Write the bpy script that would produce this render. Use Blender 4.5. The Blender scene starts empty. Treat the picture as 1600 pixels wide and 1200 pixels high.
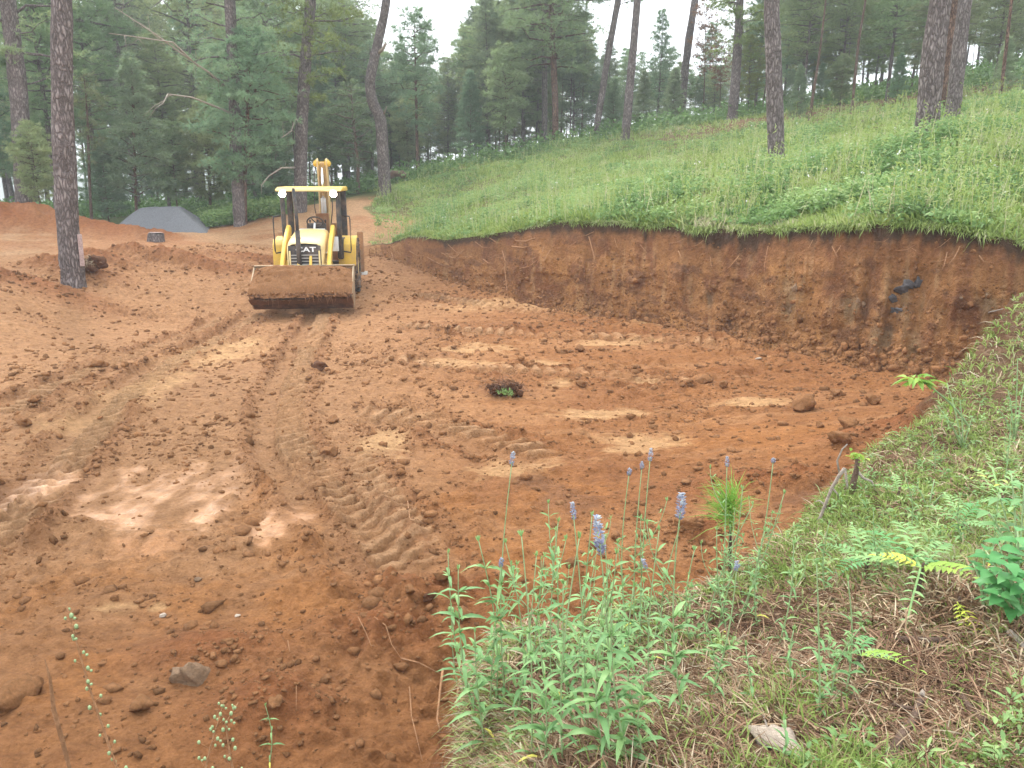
import bpy, math, random
import numpy as np
from mathutils import Vector, Matrix
R = math.radians
random.seed(7); rng = np.random.default_rng(11)
scn = bpy.context.scene
col = scn.collection

# ------------------------------------------------------------------ camera, sky, sun, exposure
CAMH = 2.75; FPX = 1250.0; PITCH = R(13.9)
cam_d = bpy.data.cameras.new('camera'); cam = bpy.data.objects.new('camera', cam_d); col.objects.link(cam)
cam.location = (0, 0, CAMH); cam.rotation_euler = (R(90)-PITCH, 0, 0)
cam_d.sensor_width = 36; cam_d.lens = 36*FPX/1600; cam_d.clip_start = 0.05; cam_d.clip_end = 5000
scn.camera = cam
w = bpy.data.worlds.new('World'); scn.world = w; w.use_nodes = True
nt = w.node_tree; nt.nodes.clear()
out = nt.nodes.new('ShaderNodeOutputWorld'); bg = nt.nodes.new('ShaderNodeBackground')
sky = nt.nodes.new('ShaderNodeTexSky'); sky.sky_type = 'NISHITA'; sky.sun_disc = False
SUN_EL, SUN_AZ = R(48), R(-25)          # azimuth clockwise from +Y
sky.sun_elevation = SUN_EL; sky.sun_rotation = SUN_AZ
sky.air_density = 1.0; sky.dust_density = 4.0; sky.ozone_density = 1.0
mixn = nt.nodes.new('ShaderNodeMix'); mixn.data_type = 'RGBA'
tc = nt.nodes.new('ShaderNodeTexCoord'); nz = nt.nodes.new('ShaderNodeTexNoise')
nz.inputs['Scale'].default_value = 2.2; nz.inputs['Detail'].default_value = 6
cr = nt.nodes.new('ShaderNodeValToRGB'); cr.color_ramp.elements[0].position = .3; cr.color_ramp.elements[1].position = .62
cr.color_ramp.elements[0].color = (.62, .62, .62, 1); cr.color_ramp.elements[1].color = (.97, .97, .97, 1)
nt.links.new(tc.outputs['Generated'], nz.inputs['Vector']); nt.links.new(nz.outputs['Fac'], cr.inputs['Fac'])
nt.links.new(cr.outputs['Color'], mixn.inputs['Factor'])
nt.links.new(sky.outputs['Color'], mixn.inputs['A']); mixn.inputs['B'].default_value = (9.6, 10.2, 10.8, 1)
nt.links.new(mixn.outputs['Result'], bg.inputs['Color']); bg.inputs['Strength'].default_value = 0.13
nt.links.new(bg.outputs['Background'], out.inputs['Surface'])
sun_d = bpy.data.lights.new('sun', 'SUN'); sun = bpy.data.objects.new('sun', sun_d); col.objects.link(sun)
sun_d.energy = 1.5; sun_d.angle = R(10); sun_d.color = (1.0, .95, .88)
sv = Vector((math.sin(SUN_AZ)*math.cos(SUN_EL), math.cos(SUN_AZ)*math.cos(SUN_EL), math.sin(SUN_EL)))
sun.rotation_euler = sv.to_track_quat('Z', 'Y').to_euler()
scn.view_settings.view_transform = 'Standard'; scn.view_settings.look = 'None'
scn.view_settings.exposure = 1.38; scn.view_settings.gamma = 1.0

# ------------------------------------------------------------------ numeric helpers
def ray(px, py):
    x = (px-800)/FPX; y = -(py-600)/FPX
    fy = math.cos(PITCH) + y*math.sin(PITCH); fz = y*math.cos(PITCH) - math.sin(PITCH)
    return x, fy, fz
def at_d(px, py, d):
    x, y, z = ray(px, py); k = d/math.hypot(x, y); return (x*k, y*k, CAMH+z*k)
def at_z(px, py, z0):
    x, y, z = ray(px, py); k = (z0-CAMH)/z; return (x*k, y*k, z0)
def hashn(ix, iy, s):
    h = (ix.astype(np.int64)*374761393 + iy.astype(np.int64)*668265263 + s*1274126177) & 0xffffffff
    h = ((h ^ (h >> 13))*1274126177) & 0xffffffff
    h = h ^ (h >> 16)
    return (h & 0xffff)/65535.0
def vn(x, y, s=0):
    ix = np.floor(x); iy = np.floor(y); fx = x-ix; fy = y-iy
    fx = fx*fx*fx*(fx*(fx*6-15)+10); fy = fy*fy*fy*(fy*(fy*6-15)+10)
    a = hashn(ix, iy, s); b = hashn(ix+1, iy, s); c = hashn(ix, iy+1, s); d = hashn(ix+1, iy+1, s)
    return (a*(1-fx)+b*fx)*(1-fy)+(c*(1-fx)+d*fx)*fy
def fbm(x, y, f, o=4, s=0, g=.5):
    t = 0; a = 1; n = 0
    for i in range(o):
        c, q = math.cos(i*1.3), math.sin(i*1.3)
        t = t + a*vn((x*c-y*q)*f+i*17.3, (x*q+y*c)*f-i*9.1, s+i*31); n += a; a *= g; f *= 2.03
    return t/n*2-1
def sst(a, b, x):
    t = np.clip((x-a)/(b-a), 0, 1); return t*t*(3-2*t)
class TPS:
    def __init__(s, pts, lam=.02):
        P = np.array(pts, float); s.P = P[:, :2]; n = len(P)
        K = s.k(np.hypot(P[:, None, 0]-P[None, :, 0], P[:, None, 1]-P[None, :, 1])) + lam*np.eye(n)
        Q = np.c_[np.ones(n), s.P]; A = np.zeros((n+3, n+3)); A[:n, :n] = K; A[:n, n:] = Q; A[n:, :n] = Q.T
        s.w = np.linalg.solve(A, np.r_[P[:, 2], 0, 0, 0])
    @staticmethod
    def k(r): return np.where(r > 1e-6, r*r*np.log(np.maximum(r, 1e-6)), 0)
    def __call__(s, x, y):
        t = s.w[-3]+s.w[-2]*x+s.w[-1]*y
        for (a, b), c in zip(s.P, s.w): t = t + c*s.k(np.hypot(x-a, y-b))
        return t

# ------------------------------------------------------------------ terrain definition
foot_px = [(600,402,.20),(700,441,.15),(800,470,.12),(900,490,.10),(1000,505,.1),(1100,522,.1),(1200,545,.1),(1300,566,.1),(1400,585,.12),(1500,600,.15),(1600,603,.2)]
top_px = [(600,380),(700,374),(800,360),(900,345),(1000,352),(1100,358),(1200,360),(1300,354),(1400,350),(1500,357),(1600,378)]
run = [1.0,.9,.9,1.0,1.05,1.1,1.1,1.1,1.15,1.15,1.1]
FT = []; FR = []; TR = []; topz = []
for (a, b, z), (c, d), q in zip(foot_px, top_px, run):
    p = at_z(a, b, z); r = math.hypot(p[0], p[1]); FT.append(math.atan2(p[0], p[1])); FR.append(r); TR.append(r+q)
    topz.append(at_d(c, d, r+q))
# left of the pit the boundary just runs on as a wide invisible seam; right of it it closes
FT = [R(-180), R(-60), R(-34), R(-18), R(-14.5)] + FT + [R(42), R(55), R(180)]
FR = [14, 14, 20, 27, 28.5] + FR + [8.5, 7.0, 7.0]
TR = [20, 20, 27, 31, 30.5] + TR + [9.6, 8.4, 8.4]
N_pts = list(topz)
for a, b, d in [(620,285,44),(700,262,45),(800,245,46),(900,228,46),(1000,205,46),(1100,190,46),(1200,182,43),(1300,178,39),(1400,166,37),(1500,160,37),(1600,150,35),
                (1213,268,22),(1445,233,19.5),(1490,185,28),(900,290,29),(760,310,30),(1050,272,28),(1600,230,20),(1300,262,22),
                (430,402,25),(350,352,38),(440,330,38),(560,305,42),(600,299,41),(200,356,37),(250,425,23),(115,440,21.5),(0,462,19.5),(20,352,36),(245,378,31),(-300,352,36),
                (640,335,36),(560,345,34),
                (1250,805,4.9),(1100,915,3.75),(900,960,3.3),(725,990,3.05),(900,1100,2.45),(1200,1180,2.05),(1590,1190,2.35),(1465,690,6.3),(1560,590,8.0),(1600,505,8.8),(1590,800,5.0),(1450,900,3.7)]:
    N_pts.append(at_d(a, b, d))
def azp(a, d, z): return (math.sin(R(a))*d, math.cos(R(a))*d, z)
N_pts += [azp(-45,60,.5), azp(-35,60,.8), azp(-20,60,1.2), azp(-10,60,1.6), azp(0,60,2.6), azp(10,60,4.6), azp(18,60,7.0), azp(27,60,9), azp(38,60,10.5), azp(60,60,11)]
N_pts += [(0,0,1.15), (0,-12,1.6), (10,-8,2.6), (12,3,3.0), (-12,-8,.4), (-25,0,.1), (30,0,6), (0,-50,2), (40,-40,8), (-50,-30,-1), (-3,-2,.7), (55,20,10), (-60,20,0), (14,9,3.2), (-14, 8,.05)]
Nf = TPS(N_pts)
F_pts = [at_z(a, b, z) for a, b, z in foot_px] + [at_z(a, b, z) for a, b, z in
    [(300,700,0),(500,600,0),(800,600,0),(1100,650,.0),(465,472,0),(560,455,0),(250,1000,.12),(100,1150,.2),(600,960,.15),(600,1150,.0),(400,1100,.12),(1300,760,.25),(1400,690,.35),(1480,640,.35),(950,850,.05),(0,800,.02),(0,600,.0),(100,500,.02),(250,470,.05)]]
F_pts += [at_d(430,402,25), at_d(350,352,38), at_d(440,330,38), at_d(200,356,37), at_d(250,425,23), at_d(0,462,19.5), at_d(-300,352,36), (-25,0,.1), (-14,8,.05), (-3,-2,.5), (0,-12,1.), (14,9,3), azp(-45,60,.5), azp(0,60,2.6), azp(30,50,7), at_d(560,345,34)]
Ff = TPS(F_pts, .05)
bank_px = [(1640,470,1.35),(1600,510,1.25),(1562,590,.85),(1475,645,.75),(1468,695,.65),(1380,748,.62),(1290,805,.62),(1225,862,.68),(1100,915,.75),(900,950,.85),(770,985,.88),(755,1060,.95),(800,1200,1.0)]
bank = [at_z(a, b, z)[:2] for a, b, z in bank_px] + [(-.2, 1.0), (-1.2, .1), (-6, -3), (-40, -20), (-40, -60), (60, -60), (60, 9), (20, 9.5), (9, 9.2)]
def poly_sd(X, Y, P):
    d = np.full(X.shape, 1e9); ins = np.zeros(X.shape, bool); n = len(P)
    for i in range(n):
        x1, y1 = P[i]; x2, y2 = P[(i+1) % n]; ex, ey = x2-x1, y2-y1
        t = np.clip(((X-x1)*ex+(Y-y1)*ey)/(ex*ex+ey*ey+1e-12), 0, 1)
        d = np.minimum(d, np.hypot(X-x1-t*ex, Y-y1-t*ey))
        c = ((y1 > Y) != (y2 > Y)); xi = x1+(Y-y1)*ex/(ey if abs(ey) > 1e-9 else 1e-9)
        ins ^= c & (X < xi)
    return np.where(ins, d, -d)
def g2(px, py, z=0.03): return np.array(at_z(px, py, z)[:2])
# tyre ruts: polylines on the pit floor, half width, depth, lug pitch, phase sign
TRK = [([(410,476),(330,515),(250,562),(175,625),(105,705),(30,790),(-60,900)], .25, .075, .21, 1),
       ([(500,480),(478,520),(452,580),(436,640),(444,700),(500,780),(560,850),(640,950)], .25, .07, .20, 1),
       ([(520,655),(640,655),(760,690),(900,730)], .25, .04, .25, -1),
       ([(360,478),(270,510),(160,560),(60,610),(-40,660)], .2, .05, .23, 1),
       ([(520,700),(580,790),(640,880),(720,960)], .24, .03, .2, 1),
       ([(560,560),(760,575),(960,585),(1120,600)], .22, .045, .24, 1),
       ([(600,500),(800,520),(1000,530),(1150,545)], .22, .045, .24, 1),
       ([(610,455),(760,480),(880,500)], .2, .045, .24, 1),
       ([(-40,840),(60,770),(140,690)], .22, .05, .2, 1)]
TRKW = []
for pts, hw, dp, lp, sg in TRK:
    P = np.array([g2(*p) for p in pts]); t = np.linspace(0, len(P)-1, (len(P)-1)*5+1)
    # catmull-rom densify
    Q = []
    for u in t:
        i = min(int(u), len(P)-2); f = u-i
        p0 = P[max(i-1, 0)]; p1 = P[i]; p2 = P[i+1]; p3 = P[min(i+2, len(P)-1)]
        Q.append(.5*((2*p1)+(-p0+p2)*f+(2*p0-5*p1+4*p2-p3)*f*f+(-p0+3*p1-3*p2+p3)*f**3))
    TRKW.append((np.array(Q), hw, dp, lp, sg))
def track_uv(X, Y, Q, wmax):
    best = np.full(X.shape, 9.0); S = np.zeros(X.shape); U = np.full(X.shape, 9.0); acc = 0
    for i in range(len(Q)-1):
        e = Q[i+1]-Q[i]; L = math.hypot(*e)
        t = ((X-Q[i, 0])*e[0]+(Y-Q[i, 1])*e[1])/(L*L); tc_ = np.clip(t, 0, 1)
        d = np.hypot(X-Q[i, 0]-tc_*e[0], Y-Q[i, 1]-tc_*e[1]); m = d < best
        best = np.where(m, d, best); S = np.where(m, acc+tc_*L, S)
        U = np.where(m, ((X-Q[i, 0])*e[1]-(Y-Q[i, 1])*e[0])/L, U); acc += L
    return best, S, U, acc
PILES = []    # soil heaps: x, y, rx, ry, h, rot
def pile(px, py, z, rx, ry, h, rot=0):
    p = at_z(px, py, z); PILES.append((p[0], p[1], rx, ry, h, rot))
pile(205,445,.1,.9,.5,.26,.2); pile(268,446,.1,.8,.45,.27,-.1); pile(160,452,.1,1.0,.6,.24,.3); pile(330,447,.08,1.6,.5,.22); pile(115,462,.08,1.2,.6,.22); pile(50,482,.05,2.0,.6,.16); pile(400,438,.1,1.6,.5,.16)
pile(60,392,.4,1.7,1.1,.80,.1); pile(10,396,.4,2.4,1.2,.38); pile(160,394,.4,2.4,1.1,.34,-.05); pile(240,388,.5,1.4,.9,.22); pile(-60,400,.3,3,1.3,.5)
pile(1400,690,.3,.75,.45,.14,.3); pile(1330,700,.2,.4,.3,.06); pile(1100,835,.1,.35,.22,.1); pile(1180,760,.15,.8,.25,.12,-.2)
pile(785,612,.0,.28,.22,.15); pile(330,1030,.1,.45,.25,.1); pile(420,1110,.1,.35,.3,.1); pile(690,930,.1,.5,.22,.1,.5); pile(610,990,.12,.45,.22,.08)
PATCH = {'wet': [], 'pale': [], 'ochre': [], 'dark': [], 'purple': []}
def patch(k, px, py, rx, ry, z=.02, a=1.0):
    c = g2(px, py, z); e = g2(px+rx, py, z)-c; f = g2(px, py-ry, z)-c; h = g2(px, py+ry, z)-c
    PATCH[k].append((c[0], c[1], math.hypot(*e), (math.hypot(*f)+math.hypot(*h))/2, a))
for a in [(285,790,115,50),(330,760,45,40),(145,765,50,30),(60,770,60,30),(430,840,45,35),(235,860,60,40,.02,.5)]: patch('wet', *a)
for a in [(745,540,55,7),(600,690,38,17),(960,535,50,5),(880,597,28,6),(1010,593,22,4),(730,565,80,5),(830,565,50,4),(760,480,60,6),(950,640,60,9),(1180,632,60,8),(880,470,50,4),(330,540,60,20),(1000,690,60,14),(790,735,60,16),(360,525,40,10),(170,970,40,14),(250,970,14,6),(980,705,40,8),(850,485,60,5),(1060,512,60,4),(190,620,50,40),(1190,562,12,3)]: patch('pale', *a)
for a in [(60,950,40,50),(210,890,70,60),(470,850,60,70),(310,960,70,50),(410,780,30,60),(860,870,120,50),(900,780,90,30),(700,800,60,30),(150,1080,60,60),(480,960,120,50),(1200,700,120,30)]: patch('ochre', *a)
for a in [(10,780,40,40),(785,612,34,12),(840,760,40,14),(905,790,60,20),(1290,775,80,14,.25)]: patch('dark', *a)
def patchv(k, X, Y, soft=.45):
    v = np.zeros(X.shape); n = fbm(X, Y, 2.2, 4, 77)*.8+fbm(X, Y*2.5, 7, 3, 78)*.55
    for cx, cy, rx, ry, a in PATCH[k]:
        d = np.hypot((X-cx)/rx, (Y-cy)/ry)+n; v = np.maximum(v, a*(1-sst(.35, 1.45, d)))
    return v
def Hfull(X, Y, want=False, fine=True):
    X = np.asarray(X, float); Y = np.asarray(Y, float)
    r = np.hypot(X, Y); th = np.arctan2(X, Y)
    wob = fbm(th*12, th*0, 1.0, 3, 5)*.22 + fbm(th*60, th*0, 1.0, 2, 6)*.07
    inpit = sst(R(-12), R(-8), th)*(1-sst(R(40), R(50), th))
    rf = np.interp(th, FT, FR)+wob*1.2*inpit; rt = np.interp(th, FT, TR)+wob*inpit
    u = (r-rf)/(rt-rf)
    # natural ground
    k = np.minimum(1, 60/np.maximum(r, 1e-3)); zn = Nf(X*k, Y*k)
    zn = np.where(r > 60, zn-np.clip((R(24)-th)/R(20), -.3, 1)*.16*np.minimum(r-60, 110)*np.where(np.abs(th) > R(60), 0, 1), zn)
    zf = Ff(X*k, Y*k); zf = np.where(r > 40, zn, zf)
    uc = np.clip(u, 0, 1); tl = .30+.12*fbm(th*22, th*0, 1, 2, 33); prof = np.where(uc < tl, .20*(uc/tl)**1.4, .20+.80*np.clip((uc-tl)/(1-tl), 0, 1)**.8)
    prof = prof/1.0
    Pp = np.where(inpit > .5, prof, sst(0, 1, u))
    sd = poly_sd(X, Y, bank) if r.min() < 30 else np.full(X.shape, -9.)
    sdn = sd+(fbm(X, Y, 2.5, 3, 41)*.12+fbm(X, Y, 9, 2, 42)*.03)*np.where(r < 14, 1, 0)
    bw = sst(-.5, .15, sdn)
    P = np.maximum(Pp, bw)
    z = zf*(1-P)+zn*P
    on_face = np.where((u > 0) & (u < 1), np.sin(np.pi*np.clip(u, 0, 1)), 0)*inpit*(1-bw)
    far = 1/(1+np.maximum(r-25, 0)/15)
    hill = np.where((u >= 1), 1, 0)*(1-bw)
    z = z+fbm(X, Y, .25, 3, 1)*.16*np.clip(hill, 0, 1)*sst(0, 3, r-rt)+fbm(X, Y, 1.4, 3, 2)*.07*hill*far*sst(0, 1, r-rt)
    plat = sst(R(-8), R(-13), th)*(r > rf)      # churned plateau and track at left
    for cx, cy, rx, ry, h, ro in PILES:
        if rx > .8 or True:
            m = (np.abs(X-cx) < 2.6*rx+1) & (np.abs(Y-cy) < 2.6*rx+1)
            if not m.any(): continue
            xx = (X[m]-cx)*math.cos(ro)+(Y[m]-cy)*math.sin(ro); yy = -(X[m]-cx)*math.sin(ro)+(Y[m]-cy)*math.cos(ro)
            n = 1+.35*fbm(X[m], Y[m], 1.6/max(rx, .4), 3, 9); dd = np.hypot(xx/rx, yy/ry)*n
            z[m] += h*np.exp(-(dd*1.25)**2.2)*(1+.18*fbm(X[m], Y[m], 5/max(rx, .5), 3, 8))
    floor = (1-P)*(1-np.clip((u > .999)*1.0*(inpit > .5), 0, 1))
    pileness = np.zeros(X.shape)
    for cx, cy, rx, ry, h, ro in PILES: pileness = np.maximum(pileness, np.exp(-((X-cx)/rx)**2-((Y-cy)/ry)**2))
    wet = patchv('wet', X, Y); pale = patchv('pale', X, Y)
    lugc = np.zeros(X.shape); trk = np.zeros(X.shape); berm = np.zeros(X.shape)
    m = (r < 27) & (Y > 1)
    if m.any():
        xm, ym = X[m], Y[m]; dz = np.zeros(xm.shape); lg = np.zeros(xm.shape); tm = np.zeros(xm.shape); bm_ = np.zeros(xm.shape)
        for Q, hw, dp, lp, sg in TRKW:
            b, S, U, L = track_uv(xm, ym, Q, 1); U = U+fbm(xm, ym, 1.5, 2, 51)*.05; b = b+U*0
            fade = sst(0, .6, S)*sst(0, .6, L-S)*(.55+.45*sst(-.3, .3, fbm(xm, ym, 1.1, 2, 52+int(lp*100))))
            hw = hw+.05; ins = (1-sst(hw-.05, hw+.05, b))*fade
            bo = np.exp(-((b-hw-.09)/.085)**2)*fade
            ph = S/lp+np.minimum(b, .4)*sg/lp*.5+fbm(xm, ym, 1.6, 1, 53)*.4
            fr = ph-np.floor(ph); lug = sst(-.05, .7, fr)*(1-sst(.84, .97, fr))
            lug = lug*sst(-.06, -.11, -U*0+U) if False else lug*(1-sst(.02, .07, U))
            dz += -dp*.55*ins-.025*ins*sst(.02, .07, U)+ins*lug*.10*(.4+dp*9)*(.4+.6*sst(4.5, 8, r[m]))+bo*dp*.6*(1+.9*fbm(xm, ym, 4.5, 1, 54))
            tm = np.maximum(tm, ins); lg = np.maximum(lg, ins*lug); bm_ = np.maximum(bm_, bo)
        z[m] += dz*(1-P[m])*(1-.5*wet[m]); trk[m] = tm; berm[m] = bm_; lugc[m] = lg
    rough = np.clip((.6+.4*sst(3, 6, r))*np.clip(.55+.9*fbm(X, Y, .5, 3, 60), .15, 1.2)*(1-.8*wet)*(1-.6*pale)*(1-.5*trk)*(1+.9*berm)*(1+.7*pileness), 0, 1.7)
    if fine:
        nearw = np.clip(1/(1+(r/16)**2), .0, 1)+.3
        n1 = fbm(X, Y, 2.6, 3, 61, .55); n2 = 1-np.abs(fbm(X, Y, 5.5, 2, 62, .6))*2; hf = 1-sst(5, 9, r)
        n3 = fbm(X, Y, 24, 1, 63, .6)*(1-sst(3.2, 5.5, r))
        lum = np.maximum(0, fbm(X, Y, 4.0, 2, 64)-.05)
        dir1 = fbm(X*.35+Y*.1, Y*2.6, 1.6, 3, 66)     # streaks left by the blade, roughly across the view
        fl = (n1*.055+n2*.035+n3*.02+lum*.065+fbm(X, Y, 11, 2, 65, .6)*.04*hf+dir1*.06*(1-wet))*rough
        fm = np.clip(1-P, 0, 1)
        z = z+fl*fm+.012*n1*fm
        # cut face relief
        rill = fbm(th*95, r*0.5, 1.0, 2, 71, .6); blk = fbm(th*30, z*2.2, 1.0, 4, 72, .6); fn = fbm(th*150, z*11, 1, 3, 73, .6)
        z = z+on_face*(rill*.16+blk*.14)+np.sin(np.pi*np.clip(u*1.6+.35,0,1))*inpit*(1-bw)*(u>-.4)*(u<.5)*.10*np.maximum(0,fbm(X,Y,3.2,3,79))
        z = z+bw*(fbm(X, Y, 3, 4, 75)*.05+fbm(X, Y, 14, 3, 76)*.015)
        z = z+((u > 0) & (inpit < .5))*(fbm(X, Y, 1.8, 5, 67, .6)*.07+pileness*(fbm(X, Y, 3, 4, 68, .65)*.22))*far
    if not want: return z
    return z, dict(lug=lugc, u=u, inpit=inpit, bw=bw, wet=wet, pale=pale, trk=trk, berm=berm, pile=pileness, th=th, r=r, sd=sdn, P=P, rt=rt, rf=rf)
def face_disp(th, z, u, r):
    a = 1-np.abs(fbm(th*50, z*1.5, 1, 2, 711))*2.2; b = 1-np.abs(fbm(th*95, z*4, 1, 2, 712))*2
    lo = 1.15-.75*sst(.3, .8, u); d = .15*fbm(th*22, z*.8, 1, 2, 710)+(.022*a+.022*b-.045*sst(.15, .5, fbm(th*60, z*4, 1, 1, 714)))*lo+.014*fbm(th*200, z*14, 1, 1, 713)+.045*fbm(th*120, z*1.0, 1, 2, 715)*(1.6-lo)+.07*np.maximum(0, fbm(th*40, z*3.5, 1, 2, 716))*lo
    return d*np.sin(np.pi*np.clip(u, 0, 1)**.8)**.6*np.clip((u > 0) & (u < 1), 0, 1)
def H1(x, y, fine=True): return float(Hfull(np.array([x]), np.array([y]), fine=fine)[0])
def hit(px, py, dmin=1.2, dmax=70):
    x, y, z = ray(px, py); h = math.hypot(x, y)
    d = np.geomspace(dmin, dmax, 700); X = x/h*d; Y = y/h*d; Z = CAMH+z/h*d
    g = Hfull(X, Y); k = np.argmax(Z <= g)
    if Z[k] > g[k]: k = len(d)-1
    return Vector((X[k], Y[k], g[k]))

# ------------------------------------------------------------------ mesh helpers
def mk(name, V, faces, mats, parent=None, smooth=False, mi=None, attr=None):
    """faces: list of (n,k) int arrays; attr: dict name->(domain POINT float or color array)"""
    me = bpy.data.meshes.new(name); V = np.asarray(V, np.float32)
    me.vertices.add(len(V)); me.vertices.foreach_set('co', V.ravel())
    faces = [np.asarray(f, np.int32) for f in faces if len(f)]
    tot = np.concatenate([np.full(len(f), f.shape[1], np.int32) for f in faces]); li = np.concatenate([f.ravel() for f in faces])
    me.loops.add(len(li)); me.loops.foreach_set('vertex_index', li)
    me.polygons.add(len(tot)); st = np.concatenate([[0], np.cumsum(tot)[:-1]]).astype(np.int32)
    me.polygons.foreach_set('loop_start', st)
    try: me.polygons.foreach_set('loop_total', tot)
    except Exception: pass
    for m in (mats if isinstance(mats, (list, tuple)) else [mats]): me.materials.append(m)
    if mi is not None: me.polygons.foreach_set('material_index', np.asarray(mi, np.int32))
    me.update(calc_edges=True)
    if smooth: me.polygons.foreach_set('use_smooth', np.ones(len(tot), bool))
    if attr:
        for k, a in attr.items():
            a = np.asarray(a, np.float32)
            if a.ndim == 1: t = me.attributes.new(k, 'FLOAT', 'POINT'); t.data.foreach_set('value', a)
            else: t = me.attributes.new(k, 'FLOAT_COLOR', 'POINT'); t.data.foreach_set('color', np.c_[a, np.ones(len(a), np.float32)].ravel())
    o = bpy.data.objects.new(name, me); col.objects.link(o)
    if parent: o.parent = parent
    return o
def tag(o, label=None, cat=None, group=None, kind=None):
    if label: o['label'] = label
    if cat: o['category'] = cat
    if group: o['group'] = group
    if kind: o['kind'] = kind
    return o
def empty(name, loc, rz=0):
    o = bpy.data.objects.new(name, None); o.location = loc; o.rotation_euler = (0, 0, rz); o.empty_display_size = .2; col.objects.link(o); return o
def copy_tree(o, parent=None):
    c = o.copy(); col.objects.link(c)
    if parent: c.parent = parent
    for ch in list(o.children): copy_tree(ch, c)
    return c
class MB:
    def __init__(s): s.V = []; s.F = {}; s.n = 0; s.v = []; s.M = {}
    def add(s, V, F, v=.5, m=0):
        V = np.asarray(V, float).reshape(-1, 3); F = np.asarray(F, int); k = F.shape[1]
        s.F.setdefault(k, []).append(F+s.n); s.M.setdefault(k, []).append(np.full(len(F), m)); s.V.append(V); s.n += len(V)
        s.v.append(np.broadcast_to(np.asarray(v, float), (len(V),)) if np.ndim(v) < 2 else v)
    def build(s, name, mats, parent=None, smooth=False, bevel=0):
        ks = sorted(s.F); F = [np.concatenate(s.F[k]) for k in ks]; mi = np.concatenate([np.concatenate(s.M[k]) for k in ks])
        o = mk(name, np.concatenate(s.V), F, mats, parent, smooth, mi, {'v': np.concatenate(s.v)})
        if bevel:
            b = o.modifiers.new('bevel', 'BEVEL'); b.width = bevel; b.segments = 2; b.limit_method = 'ANGLE'
        return o
    def box(s, c, d, m=0, rot=None, v=.5):
        a = np.array([[x, y, z] for x in (-.5, .5) for y in (-.5, .5) for z in (-.5, .5)])*np.array(d)
        if rot is not None: a = a @ np.array(rot).T
        s.add(a+np.array(c), [[0,1,3,2],[4,6,7,5],[0,4,5,1],[2,3,7,6],[0,2,6,4],[1,5,7,3]], v, m)
    def beam(s, p, q, wx, wy, m=0, v=.5):
        p = Vector(p); q = Vector(q); d = q-p; r = d.to_track_quat('Z', 'X').to_matrix()
        s.box((p+q)/2, (wx, wy, d.length), m, [list(row) for row in r], v)
    def prism(s, prof, x0, x1, m=0, v=.5):      # prof: (y,z) closed outline, extruded along x
        n = len(prof); V = [(x0, y, z) for y, z in prof]+[(x1, y, z) for y, z in prof]
        s.add(V, [[i, (i+1) % n, n+(i+1) % n, n+i] for i in range(n)], v, m)
        s.F.setdefault(n, []).append(np.array([list(range(n))[::-1], list(range(n, 2*n))])+s.n-2*n); s.M.setdefault(n, []).append(np.full(2, m))
    def tube(s, pts, rad, seg=8, m=0, v=.5, cap=True):
        P = np.asarray(pts, float); n = len(P); rad = np.broadcast_to(np.asarray(rad, float), (n,))
        T = np.gradient(P, axis=0); T /= np.linalg.norm(T, axis=1)[:, None]+1e-9
        ref = np.array([0, 0, 1.]) if abs(T[0, 2]) < .9 else np.array([1., 0, 0])
        A = np.cross(T, ref); A /= np.linalg.norm(A, axis=1)[:, None]+1e-9; B = np.cross(T, A)
        t = np.arange(seg)/seg*2*np.pi
        V = P[:, None]+rad[:, None, None]*(np.cos(t)[None, :, None]*A[:, None]+np.sin(t)[None, :, None]*B[:, None])
        i, j = np.meshgrid(np.arange(n-1), np.arange(seg), indexing='ij'); j2 = (j+1) % seg
        F = np.stack([i*seg+j, i*seg+j2, (i+1)*seg+j2, (i+1)*seg+j], -1).reshape(-1, 4)
        s.add(V.reshape(-1, 3), F, v, m)
        if cap:
            c = np.array([list(range(seg))[::-1], list(range((n-1)*seg, n*seg))])+s.n-n*seg
            s.F.setdefault(seg, []).append(c); s.M.setdefault(seg, []).append(np.full(2, m))
    def blades(s, P, D, L, W, bend=.3, v=.5, m=0, side=None, belly=1.0):
        """curved leaf/grass blades: base P, direction D (n,3), length L, width W; five verts each"""
        P = np.asarray(P, float); D = np.asarray(D, float); n = len(P); L = np.broadcast_to(L, (n,)); W = np.broadcast_to(W, (n,)); bend = np.broadcast_to(bend, (n,))
        D = D/(np.linalg.norm(D, axis=1)[:, None]+1e-9)
        if side is None:
            q = rng.normal(size=(n, 3)); side = np.cross(D, q)
        side = side/(np.linalg.norm(side, axis=1)[:, None]+1e-9)
        g = np.array([0, 0, -1.])
        Mi = P+D*(L*.5)[:, None]+g*(L*bend*.12)[:, None]; Ti = P+D*(L*.95)[:, None]+g*(L*bend*.55)[:, None]
        hw = (W/2)[:, None]*side
        V = np.stack([P-hw*(.45 if belly != 1 else 1), P+hw*(.45 if belly != 1 else 1), Mi+hw*belly, Mi-hw*belly, Ti], 1).reshape(-1, 3)
        b = np.arange(n)[:, None]*5
        vv = np.repeat(np.broadcast_to(v, (n,)), 5)
        s.V.append(V); s.v.append(vv)
        s.F.setdefault(4, []).append(b+np.array([0, 1, 2, 3])+s.n); s.M.setdefault(4, []).append(np.full(n, m))
        s.F.setdefault(3, []).append(b+np.array([3, 2, 4])+s.n); s.M.setdefault(3, []).append(np.full(n, m)); s.n += n*5
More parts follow.
